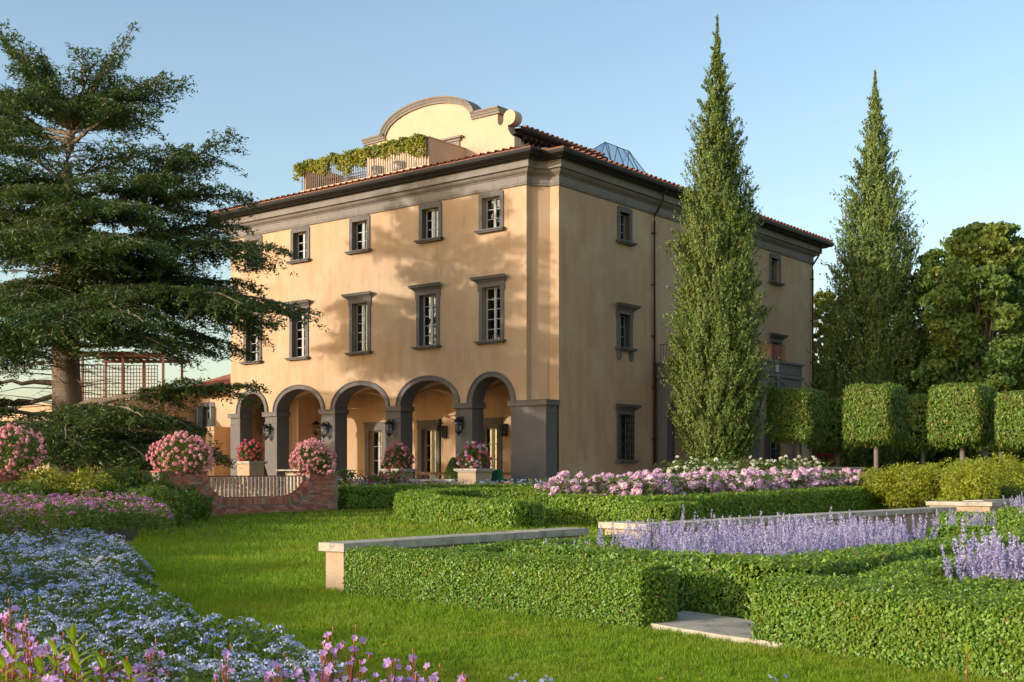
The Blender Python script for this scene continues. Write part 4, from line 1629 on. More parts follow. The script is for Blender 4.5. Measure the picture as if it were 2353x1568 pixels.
def x_at(px, y=0.2):
    """coordinate along the brick wall seen at pixel px"""
    k = (px - CX) / F_PX
    b = BW0 + Vector((-BU.y, BU.x, 0)) * y
    return (k * b.y - b.x) / (BU.x - k * BU.y)


flower_ball(BWP(x_at(722), 0.25, TOPZ + .045), 0.78, 0.66, 290, ('petal_pink',), 0.068, 'big dome of pink flowers in an urn on the right end of the brick wall', us=0.9)
flower_ball(BWP(x_at(421), 0.25, TOPZ + .045), 0.93, 0.72, 295, ('petal_pink',), 0.070, 'widest dome of pink flowers, on the brick pier below the cedar branch', us=0.9)
flower_ball(BWP(x_at(30), 0.25, TOPZ + .045), 0.82, 0.78, 260, ('petal_pink',), 0.066, 'dome of pink flowers cut by the left edge of the picture', us=0.9)

# ================================================================ low stone walls of the parterre
def stone_wall(name, lab, path, w, h, ct=0.11, over=0.06, cat='wall', seglen=1.35, wallm='sandstone'):
    """plan path of the face that carries the coping, in world metres; coping stones are parts"""
    t = empty(name, (path[0][0], path[0][1], 0))
    tag(t, lab, cat)
    o = Vector((path[0][0], path[0][1], 0))
    for (x0, y0), (x1, y1) in zip(path[:-1], path[1:]):
        a, b_ = Vector((x0, y0, 0)), Vector((x1, y1, 0))
        d = (b_ - a)
        L = d.length
        ang = math.atan2(d.y, d.x)
        M = Matrix.Translation(a - o) @ Matrix.Rotation(ang, 4, 'Z')
        q = MB()
        q.obox(M @ Matrix.Translation((L / 2, w / 2, -0.2)), L, w, h - ct + 0.2)
        q.build('rendered_wall', wallm, t)
        n = max(1, round(L / seglen))
        for i in range(n):
            q = MB()
            sl = (L + 2 * over) / n
            q.obox(M @ Matrix.Translation((-over + sl * (i + .5), w / 2, h - ct)), sl - 0.006, w + 2 * over, ct * random.uniform(.97, 1.03))
            q.build('coping_stone', 'limestone', t)
    return t


W1a, W1b = Vector((-2.42, 15.85)), Vector((1.24, 20.4))
d1 = (W1b - W1a).normalized()
stone_wall('garden_wall', 'low rendered wall with long weathered stone coping running from the lawn behind the front hedge', [(-2.22, 15.95), (1.2, 20.3)], 0.34, 0.66, over=0.07)
stone_wall('stone_step', 'small stone block lying between the two long garden walls', [(1.55, 20.6), (2.15, 19.9)], 0.5, 0.42, over=0.03, cat='step')
n2 = Vector((-0.754, 0.656))
stone_wall('garden_wall', 'long low wall with weathered stone coping between the lavender and the peony bed', [(1.75, 22.75), (2.47, 21.8), (11.86, 32.6)], 0.4, 0.66, over=0.09, seglen=1.6)
stone_wall('garden_wall', 'short pale stone pier block in front of the yellow green bush at right', [(11.7, 33.9), (13.0, 32.9)], 0.8, 0.78, over=0.08, cat='pier', seglen=0.9)
stone_wall('garden_wall', 'distant stone coping behind the far right lavender', [(13.2, 34.0), (17.5, 38.5)], 0.4, 0.80, over=0.08)
stone_wall('garden_wall', 'low stone wall behind the white flowers below the box trees', [(11.7, 54.8), (16.6, 57.2)], 0.4, 1.84, over=0.08)
# threshold stone between the two front hedges
t = empty('threshold_stone', (1.9, 12.2, 0))
tag(t, 'pale stone slab between the two nearest hedges at the lawn edge', 'stone slab')
q = MB()
pts = [(1.30, 12.42), (1.60, 11.92), (2.02, 11.30), (2.42, 10.82), (2.95, 11.4), (2.55, 12.35), (2.2, 12.95), (1.9, 13.35)]
q.prism([(x - 1.9, y - 12.2) for x, y in pts], -0.1, 0.07)
q.build('slab', 'limestone', t)
# gravel in the parterre
def sheet(name, pts, z, m, kind='structure'):
    q = MB()
    q.add([(x, y, z + gz(y)) for x, y in pts], [tuple(range(len(pts)))])
    o = q.build(name, m)
    o['kind'] = kind
    return o


sheet('path', [(-1.9, 16.2), (1.35, 12.5), (2.2, 12.2), (5.5, 8.0), (24, 22), (20, 40), (12.0, 32.4), (2.6, 21.6), (1.5, 20.3)], 0.018, 'gravel')

# ================================================================ plant makers
def smooth_path(path, step=0.12):
    P = [Vector((x, y, 0)) for x, y in path]
    out = []
    for a, b in zip(P[:-1], P[1:]):
        n = max(1, int((b - a).length / step))
        for i in range(n):
            out.append(a + (b - a) * (i / n))
    out.append(P[-1])
    return np.array([[p.x, p.y] for p in out])


def hedge(label, path, w, h, dens, leaf=0.032, m='box_leaf', z0=0.0, name='box_hedge', round_=0.1, group='clipped box hedges', lump=0.03, rise=True, near=False):
    """clipped hedge along a plan path (centre line): leaves over the faces, a dark core of twigs inside"""
    leaf *= 0.63 if near else 0.80
    dens *= 1.65 if near else 1.5
    P = smooth_path(path)
    org = P[0].copy()
    d = np.diff(P, axis=0)
    L = np.linalg.norm(d, axis=1)
    cum = np.concatenate([[0], np.cumsum(L)])
    tot = cum[-1]
    tang = unit(np.concatenate([d, d[-1:]]))
    # smooth the tangents at corners
    for _ in range(3):
        tang = unit(np.concatenate([tang[:1], (tang[:-2] + tang[1:-1] * 2 + tang[2:]) / 4, tang[-1:]]))

    def frame(s):
        s = np.clip(s, 0, tot - 1e-6)
        i = np.searchsorted(cum, s, side='right') - 1
        i = np.clip(i, 0, len(L) - 1)
        f = ((s - cum[i]) / L[i])[:, None]
        return P[i] + d[i] * f, unit(tang[i] * (1 - f) + tang[np.minimum(i + 1, len(tang) - 1)] * f)
    V = []
    # surfaces: two sides, top, two ends, as (point, normal)
    pts, nrm = [], []
    def emit(s, off, z, n3_side, n3_up, along=0.0):
        c, t = frame(s)
        n2 = np.stack([t[:, 1], -t[:, 0]], 1)
        ex = np.where(s < 0, s, np.where(s > tot, s - tot, 0))[:, None]
        xy = c + n2 * off[:, None] + t * ex
        lumpn = 1 + 0 * off
        pts.append(np.concatenate([xy, z[:, None]], 1))
        nn = np.concatenate([n2 * n3_side[:, None] + t * (along if np.ndim(along) == 0 else along[:, None]), n3_up[:, None]], 1)
        nrm.append(nn)
    nt_ = int(dens * tot * w * 1.25)
    s = rng.uniform(0, tot, nt_)
    off = rng.uniform(-w / 2, w / 2, nt_)
    edge = np.clip((np.abs(off) - (w / 2 - round_)) / round_, 0, 1)
    emit(s, off, h - round_ * (1 - np.sqrt(1 - 0.98 * edge ** 2)), np.sign(off) * edge * 0.8, 1 - 0.3 * edge)
    for sg in (-1, 1):
        ns = int(dens * tot * h)
        s = rng.uniform(0, tot, ns)
        z = rng.uniform(0.0, 1, ns) * (h - round_ * 0.5)
        e = np.clip((z - (h - round_)) / round_, 0, 1)
        emit(s, sg * (w / 2 - round_ * (1 - np.sqrt(1 - 0.9 * e ** 2))), z, np.full(ns, float(sg)), e * 0.8 + 0.15)
    for sg, s0 in ((-1, -1e-3), (1, tot + 1e-3)):
        ne = int(dens * w * h)
        off = rng.uniform(-w / 2, w / 2, ne)
        e = np.clip((np.abs(off) - (w / 2 - round_)) / round_, 0, 1)
        z = rng.uniform(0, 1, ne) * h
        c, t = frame(np.full(ne, s0))
        n2 = np.stack([t[:, 1], -t[:, 0]], 1)
        bulge = 0.10 * (1 - (off / (w / 2)) ** 2)
        xy = c + n2 * off[:, None] + t * (sg * bulge)[:, None]
        pts.append(np.concatenate([xy, z[:, None]], 1))
        nrm.append(np.concatenate([t * sg + n2 * (np.sign(off) * e * 0.6)[:, None], np.full((ne, 1), 0.15)], 1))
    Pn = np.concatenate(pts)
    Nn = unit(np.concatenate(nrm))
    wave = hash_noise(Pn[:, 0] + Pn[:, 2], Pn[:, 1] - Pn[:, 2], 1.6) * lump + hash_noise(Pn[:, 0] - Pn[:, 2], Pn[:, 1] + Pn[:, 2], 6.0) * lump * 0.45
    Pn = Pn + Nn * (wave + rng.normal(-0.006, 0.008 + leaf * 0.55, len(Pn)))[:, None]
    Pn[:, 2] += z0 + (gz_np(Pn[:, 1]) if rise else 0)
    Pn[:, 0] -= org[0]
    Pn[:, 1] -= org[1]
    sz = leaf * rng.uniform(0.7, 1.4, len(Pn))
    V, F = leaves(Pn, Nn, sz * 1.5, sz * 0.95, 0.62, tdir=np.tile([0, 0, 1.0], (len(Pn), 1)) * 0.5, tri=not near, fold=.12)
    t_ = empty(name, (org[0], org[1], 0))
    tag(t_, label, 'hedge', group)
    link('foliage', mesh_np('foliage', V, F, m), t_)
    # twig core
    ins = 0.04 + leaf * 1.1
    k = 0
    Vc, Fc = [], []
    idx = list(range(0, len(P), 3))
    if idx[-1] != len(P) - 1:
        idx.append(len(P) - 1)
    for i in idx:
        tx, ty = tang[i]
        sh = 0.0
        c = P[i].copy()
        if i == 0:
            c = c + tang[i] * ins
        if i == len(P) - 1:
            c = c - tang[i] * ins
        zz = z0 + (gz(c[1]) if rise else 0)
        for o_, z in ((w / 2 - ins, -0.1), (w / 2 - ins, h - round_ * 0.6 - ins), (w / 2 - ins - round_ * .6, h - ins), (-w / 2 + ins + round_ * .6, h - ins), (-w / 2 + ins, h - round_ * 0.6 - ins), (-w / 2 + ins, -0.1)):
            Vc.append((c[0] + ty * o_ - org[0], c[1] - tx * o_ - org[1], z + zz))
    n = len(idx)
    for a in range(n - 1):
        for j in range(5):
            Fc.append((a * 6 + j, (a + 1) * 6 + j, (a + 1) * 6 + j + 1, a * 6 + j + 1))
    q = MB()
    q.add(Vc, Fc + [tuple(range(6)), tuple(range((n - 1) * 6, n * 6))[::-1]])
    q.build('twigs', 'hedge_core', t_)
    return t_


def gz_np(y):
    return 0.014 * np.maximum(0, y - 30.0)


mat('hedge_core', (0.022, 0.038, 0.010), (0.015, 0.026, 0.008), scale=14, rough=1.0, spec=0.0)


def clump_cloud(centres, radii, per, leaf, aspect=0.55, jit=0.7, flat=(1, 1, 0.8), shell=0.55):
    """leaves in ellipsoidal clumps"""
    Ps, Ns = [], []
    for c, r, n in zip(centres, radii, per):
        d = unit(rng.normal(0, 1, (n, 3)))
        rad = (shell + (1 - shell) * rng.uniform(0, 1, n) ** 0.6)[:, None]
        Ps.append(np.asarray(c) + d * rad * np.asarray(flat) * r)
        Ns.append(d)
    P = np.concatenate(Ps)
    N = np.concatenate(Ns)
    sz = leaf * rng.uniform(0.65, 1.35, len(P))
    return leaves(P, N, sz * 1.15, sz * aspect * 1.15, jit, tri=True)


def bush(label, loc, r, h, n, leaf, m, name='bush', cat='bush', group=None, nc=14, stems=6):
    t = empty(name, loc)
    tag(t, label, cat, group)
    C, Rr = [], []
    for i in range(nc):
        a = random.uniform(0, 6.283)
        k = random.uniform(0, 1)
        rr = r * (1 - 0.45 * k) * math.sqrt(random.random()) * 0.85
        C.append((rr * math.cos(a), rr * math.sin(a), h * (0.18 + 0.62 * k)))
        Rr.append(r * random.uniform(0.32, 0.5))
    per = [n // nc] * nc
    V, F = clump_cloud(C, Rr, per, leaf, flat=(1, 1, 0.85), shell=0.3)
    # upright shoots
    k = n // 8
    a = rng.uniform(0, 6.283, k)
    rr = r * np.sqrt(rng.uniform(0, 1, k))
    sh = np.floor(rng.uniform(0, 30, k))
    sa = sh * 2.4
    sr = r * 0.8 * np.sqrt((sh * 0.618) % 1)
    P = np.stack([sr * np.cos(sa) + rng.normal(0, leaf * .6, k), sr * np.sin(sa) + rng.normal(0, leaf * .6, k), h * (0.72 + 0.35 * rng.uniform(0, 1, k)) * (1 - 0.25 * (sr / r) ** 2)], 1)
    V2, F2 = leaves(P, np.tile([0, 0, 0.4], (k, 1)), leaf, leaf * 0.45, 1.0, tri=True)
    V, F = merge([(V, F), (V2, F2)])
    link('foliage', mesh_np('foliage', V, F, m), t)
    q = MB()
    for i in range(stems):
        a = i * 2.4
        q.tube([(0.08 * math.cos(a), 0.08 * math.sin(a), -0.05), (r * .3 * math.cos(a), r * .3 * math.sin(a), h * .45), (r * .55 * math.cos(a), r * .55 * math.sin(a), h * .85)], [0.02, 0.014, 0.006], 5)
    q.build('stems', 'bark', t)
    return t


# ================================================================ hedges of the parterre
hedge('nearest long hedge, from the stone wall end to the threshold slab', [(-1.93, 15.75), (-0.3, 14.15), (1.5, 12.42)], 0.62, 0.60, 6500, 0.032, 'box_leaf', near=True)
hedge('thick hedge cut by the right edge, nearest to the camera', [(2.62, 11.42), (3.9, 9.75), (5.3, 7.85)], 1.0, 0.58, 5200, 0.034, 'box_leaf', near=True)
hedge('long middle hedge turning a corner in front of the big lavender bed', [(0.25, 15.75), (1.6, 14.3), (2.93, 12.98), (4.6, 14.9), (6.6, 17.3), (9.5, 20.9)], 0.85, 0.62, 2300, 0.042, 'box_leaf')
hedge('low dark hedge along the inner side of the left stone wall', [(-1.25, 16.3), (1.75, 20.1)], 0.5, 0.52, 2400, 0.036, 'box_leaf', round_=0.14)
hedge('short hedge between the stone step and the lavender', [(0.9, 19.2), (2.1, 18.2), (2.9, 17.6)], 0.5, 0.50, 2400, 0.036, 'box_leaf', round_=0.14)
hedge('hedge corner below the nearest lavender clump at right', [(6.9, 9.0), (3.4, 11.25), (4.35, 12.75), (6.2, 15.0)], 0.62, 0.60, 2300, 0.042, 'box_leaf', near=True)
hedge('hedge leg beyond the big lavender bed at right', [(7.6, 21.6), (9.6, 20.2)], 0.7, 0.6, 1800, 0.042, 'box_leaf')
hedge('far hedge in front of the pale pier block', [(10.3, 28.6), (12.6, 25.6), (11.0, 23.4), (9.4, 21.4)], 0.8, 0.62, 1300, 0.048, 'box_leaf')
hedge('taller lit hedge block at the right edge beyond the lavender', [(10.55, 22.4), (13.6, 19.6)], 1.2, 0.78, 1700, 0.045, 'box_leaf')
hedge('hedge under the far right lavender', [(11.6, 28.5), (15, 25.6)], 0.8, 0.72, 1300, 0.048, 'box_leaf')
hedge('hedge block round the peony bed with its dark side to the long wall', [(1.25, 35.6), (3.95, 33.35), (10.2, 41.2), (16.2, 48.6)], 0.8, 0.80, 720, 0.075, 'box_leaf_far', rise=True)
hedge('small front step of the peony bed hedge', [(3.2, 32.9), (4.05, 32.2), (4.9, 33.2)], 0.7, 0.70, 1300, 0.05, 'box_leaf_far')
hedge('oval hedge in the middle of the lawn, curving round to the right', [(0.45, 33.2), (-1.0, 34.6), (-2.5, 37.0), (-3.3, 40.2), (-3.1, 43.5), (-1.6, 45.5), (0.9, 45.2), (3.0, 43.0), (4.2, 40.5)], 1.15, 0.70, 800, 0.072, 'box_leaf_far')
hedge('dark hedge starting at the right end of the brick wall', [(-6.4, 45.6), (-4.2, 47.4), (-1.6, 48.0), (1.0, 47.6), (3.4, 45.8)], 0.9, 0.74, 700, 0.075, 'box_leaf_far', z0=0.05)
hedge('hedge beyond the peony bed at right', [(15.3, 45.6), (16.9, 43.9)], 1.5, 1.1, 900, 0.065, 'box_leaf_far')

# ================================================================ lavender
def lavender_mesh(n, h, spread, seed, w=0.032):
    g = np.random.default_rng(seed)
    Ps, Ns, Ls = [], [], []
    stems = MB()
    for i in range(n):
        a = g.uniform(0, 6.283)
        r = spread * math.sqrt(g.uniform(0, 1))
        hh = h * g.uniform(0.58, 1.10) * (1 - 0.2 * (r / spread) ** 2)
        base = np.array([0.35 * r * math.cos(a), 0.35 * r * math.sin(a), 0])
        tip = np.array([r * math.cos(a), r * math.sin(a), hh])
        ln = hh * g.uniform(0.36, 0.55)
        d = (tip - base) / np.linalg.norm(tip - base)
        k = int(78 * ln / 0.35)
        f = g.uniform(0, 1, k)
        th = g.uniform(0, 6.283, k)
        rad = w * (1 - 0.75 * f ** 1.5) * g.uniform(0.6, 1.1, k)
        c = tip - np.outer((1 - f) * ln, d)
        P = c + np.stack([rad * np.cos(th), rad * np.sin(th), 0 * th], 1)
        Ps.append(P)
        Ns.append(np.stack([np.cos(th), np.sin(th), 0.4 + 0 * th], 1))
        stems.tube([tuple(base), tuple(tip - d * ln * 0.9)], 0.004, 3, caps=False)
    P = np.concatenate(Ps)
    N = np.concatenate(Ns)
    V, F = leaves(P, N, 0.026, 0.017, 0.5)
    fl = mesh_np('flower_spikes', V, F, 'petal_lavender')
    k = 500
    a = g.uniform(0, 6.283, k)
    r = spread * np.sqrt(g.uniform(0, 1, k))
    P = np.stack([r * np.cos(a), r * np.sin(a), g.uniform(0.02, h * 0.55, k)], 1)
    V, F = leaves(P, np.tile([0, 0, 1.0], (k, 1)), 0.075, 0.022, 1.2)
    lf = mesh_np('leaves', V, F, 'bed_leaf')
    sm = bpy.data.meshes.new('stems')
    sm.from_pydata(stems.v, [], stems.f)
    sm.materials.append(MAT['stem'])
    return fl, lf, sm


LAV = [lavender_mesh(20, 0.95, 0.38, s) for s in (11, 12, 13, 14)]
LAVN = [lavender_mesh(15, 0.88, 0.26, s, 0.030) for s in (21, 22)]


def lavender(x, y, s, label, grp, lib=LAV, z=0.0):
    fl, lf, sm = random.choice(lib)
    t = empty('lavender_plant', (x, y, z + gz(y)), random.uniform(0, 6.28))
    t.scale = (s, s, s * random.uniform(0.92, 1.1))
    link('flower_spikes', fl, t)
    link('leaves', lf, t)
    link('stems', sm, t)
    tag(t, label, 'lavender', grp)


def fill_poly(poly, step, jit=0.35):
    xs = [p[0] for p in poly]
    ys = [p[1] for p in poly]
    out = []
    y = min(ys)
    r = 0
    while y < max(ys):
        x = min(xs) + (r % 2) * step / 2
        while x < max(xs):
            qx, qy = x + random.uniform(-1, 1) * jit * step, y + random.uniform(-1, 1) * jit * step
            ins = False
            j = len(poly) - 1
            for i in range(len(poly)):
                (x1, y1), (x2, y2) = poly[i], poly[j]
                if (y1 > qy) != (y2 > qy) and qx < (x2 - x1) * (qy - y1) / (y2 - y1) + x1:
                    ins = not ins
                j = i
            if ins:
                out.append((qx, qy))
            x += step
        y += step * 0.87
        r += 1
    return out


def inside_poly(X, Y, poly):
    ins = np.zeros(len(X), bool)
    j = len(poly) - 1
    for i in range(len(poly)):
        (x1, y1), (x2, y2) = poly[i], poly[j]
        c = ((y1 > Y) != (y2 > Y)) & (X < (x2 - x1) * (Y - y1) / (y2 - y1 + 1e-12) + x1)
        ins ^= c
        j = i
    return ins


for x, y in fill_poly([(1.2, 15.95), (2.95, 14.1), (4.2, 15.6), (6.75, 19.2), (6.7, 21.6), (5.4, 21.3), (3.2, 19.8), (1.6, 18.0)], 0.54):
    lavender(x, y, random.uniform(0.80, 1.04), 'pale violet lavender in the big bed behind the middle hedge', 'lavender of the big middle bed')
for x, y in ((0.75, 17.1), (0.95, 16.9), (0.6, 16.6)):
    lavender(x, y, 0.78, 'small lavender tuft left of the big bed, behind the middle hedge', 'small lavender tufts left of the big bed', LAVN)
for x, y in fill_poly([(4.2, 11.8), (5.0, 11.0), (6.2, 12.0), (5.7, 13.8), (4.95, 12.9)], 0.36):
    lavender(x, y, random.uniform(0.95, 1.2), 'lavender with tall violet spikes inside the right hedge corner', 'lavender at the right edge, nearest', LAVN)
for x, y in ((8.7, 24.3), (9.1, 24.0), (9.5, 24.4)):
    lavender(x, y, 0.9, 'lavender tuft standing alone before the end of the long wall', 'lavender tufts before the long wall')
for x, y in fill_poly([(11.0, 27.0), (13.2, 24.8), (15.5, 27.5), (12.6, 30.0)], 0.6):
    lavender(x, y, 1.15, 'lavender beyond the hedge block at the far right edge', 'far right lavender')

# ================================================================ peonies and white flowers
def peony(x, y, h, n, mats, label, grp, size=0.10, leafm='shrub_leaf', nleaf=420, nm='peony_bush', cat='peony', r=0.42):
    t = empty(nm, (x, y, gz(y)))
    tag(t, label, cat, grp)
    P = np.stack([rng.normal(0, r * 0.55, nleaf), rng.normal(0, r * 0.55, nleaf), rng.uniform(0.1, 0.95, nleaf) * h], 1)
    V, F = leaves(P, np.tile([0, 0, 1.0], (nleaf, 1)), 0.14, 0.06, 0.7)
    link('foliage', mesh_np('foliage', V, F, leafm), t)
    for i in range(n):
        a = random.uniform(0, 6.283)
        rr = r * 1.15 * math.sqrt(random.random())
        z = h * (random.uniform(0.80, 1.05) - 0.25 * (rr / r) ** 2) if random.random() < .75 else h * random.uniform(.5, .8)
        o = link('bloom', random.choice(BLOOM[random.choice(mats)]), t, (rr * math.cos(a), rr * math.sin(a), z))
        s = size * random.uniform(.65, 1.25)
        o.scale = (s, s, s)
        o.rotation_euler = (random.uniform(-.7, .7), random.uniform(-.7, .7), random.uniform(0, 6))


PEO = [(1.0, 36.7), (3.9, 34.6), (10.2, 42.4), (15.0, 47.8), (14.0, 49.6), (8.0, 45.5), (1.6, 39.0)]
for x, y in fill_poly(PEO, 0.92, 0.25):
    peony(x, y, 1.42, 15, ('petal_peony',), 'peony bush with pale pink blooms in the hedged bed', 'peonies of the hedged bed', size=0.145, r=0.62)
WH = [(6.6, 46.4), (14.0, 50.8), (13.4, 52.2), (6.2, 48.6)]
for x, y in fill_poly(WH, 1.0, 0.25):
    peony(x, y, 1.92, 14, ('petal_white',), 'white flowering bush behind the peonies', 'white flowers behind the peonies', size=0.10, nm='white_flower_bush', cat='flower bush', r=0.65)
# roses and purple flowers before the arcade
for px, Y, h, mats, lab, n in ((862, 49.0, 1.05, ('petal_rose', 'petal_pink'), 'rose bush with rose red blooms left of the middle pedestal', 26), (905, 49.4, 1.25, ('petal_rose',), 'rose bush with deep pink blooms in front of the middle pedestal', 26)):
    peony((px - CX) / F_PX * Y, Y, h + 0.2, n, mats, lab, 'rose bushes before the arcade', size=0.085, nleaf=900, nm='rose_bush', cat='rose bush', r=0.55)
BLOOM['petal_orchid'] = [petal_ball('bloom', 'petal_orchid', 12, seed=4)]
peony((797 - CX) / F_PX * 48.5, 48.5, 1.5, 14, ('petal_orchid',), 'bush with violet flowers right of the brick wall end', None, size=0.085, nleaf=900, nm='violet_flower_bush', cat='flower bush', r=0.42)
for o in list(bpy.data.objects):
    if o.name.startswith('violet_flower_bush') and 'group' in o:
        del o['group']
# small blue-white flowers as ground cover before the terrace and behind the pickets
def carpet(name, label, poly, n, hts, size, m, leafm, nl, cat='flowers', z0=0.0, leafsz=0.06):
    xs = [p[0] for p in poly]
    ys = [p[1] for p in poly]
    X = rng.uniform(min(xs), max(xs), n * 3)
    Y = rng.uniform(min(ys), max(ys), n * 3)
    k = inside_poly(X, Y, poly)
    X, Y = X[k][:n], Y[k][:n]
    Z = rng.uniform(hts[0], hts[1], len(X)) + gz_np(Y) + z0
    V, F = leaves(np.stack([X, Y, Z], 1), np.tile([0, -0.6, 0.8], (len(X), 1)), size, size, 0.6)
    o = link(name, mesh_np(name, V, F, m))
    tag(o, label, cat, kind='stuff')
    X = rng.uniform(min(xs), max(xs), nl * 3)
    Y = rng.uniform(min(ys), max(ys), nl * 3)
    k = inside_poly(X, Y, poly)
    X, Y = X[k][:nl], Y[k][:nl]
    Z = rng.uniform(0, hts[1] * 0.92, len(X)) + gz_np(Y) + z0
    V, F = leaves(np.stack([X, Y, Z], 1), np.tile([0, 0, 0.8], (len(X), 1)), leafsz, leafsz * .5, 0.9)
    o = link('leaves', mesh_np('leaves', V, F, leafm))
    tag(o, label.split(',')[0] + ', green leaves between', 'leaves', kind='stuff')


carpet('blue_flowers', 'small pale blue flowers, in a strip before the villa terrace', [(-6.4, 47.2), (-4.6, 48.7), (-1.4, 49.3), (2.0, 48.9), (2.5, 50.2), (-6.0, 51)], 520, (0.66, 0.92), 0.075, 'petal_blue', 'bed_leaf', 2500, z0=0.1, leafsz=0.1)
carpet('mixed_flowers', 'purple and pink flowers, seen through the picket railing', [(-9.9, 43.6), (-6.5, 46.8), (-7.2, 48.6), (-11.5, 45)], 1100, (0.15, 1.25), 0.085, 'petal_mauve', 'shrub_leaf', 6000, leafsz=0.1)

# ================================================================ the cedar
CED_Y = 48.0


def wood(name, curves, m, parent, seg=8):
    q = MB()
    for pts, rad in curves:
        q.tube(pts, rad, seg)
    return q.build(name, m, parent)


def bez(a, b, c, d, n=10):
    out = []
    for i in range(n + 1):
        t = i / n
        out.append(a * (1 - t) ** 3 + b * 3 * t * (1 - t) ** 2 + c * 3 * t * t * (1 - t) + d * t ** 3)
    return out


cx0 = at(158, 1085, CED_Y)
ced_o = Vector((cx0.x, CED_Y, 0.5))
cedar = empty('cedar_tree', ced_o)
tag(cedar, 'huge old cedar with layered dark branches at the left of the villa', 'tree')


def cp(px, py, dy=0.0):
    return at(px, py, CED_Y + dy) - ced_o


trunk_pts = [(157, 1130, .78), (157, 1085, .70), (155, 1040, .64), (156, 950, .60), (152, 860, .56), (150, 760, .52), (152, 640, .42), (156, 540, .34), (155, 440, .28), (152, 400, .26), (158, 340, .22), (162, 300, .19), (170, 280, .16)]
tp = [cp(a, b) for a, b, r in trunk_pts]
tr_ = [r for a, b, r in trunk_pts]
q = MB()
q.tube(tp, [r * random.uniform(.96, 1.05) for r in tr_], 18)
limbs = []
def trunk_at(py):
    for (a, b, r), (a2, b2, r2) in zip(trunk_pts[:-1], trunk_pts[1:]):
        if b2 <= py <= b:
            k = (b - py) / (b - b2)
            return cp(a + (a2 - a) * k, py), r + (r2 - r) * k
    return tp[-1], tr_[-1]


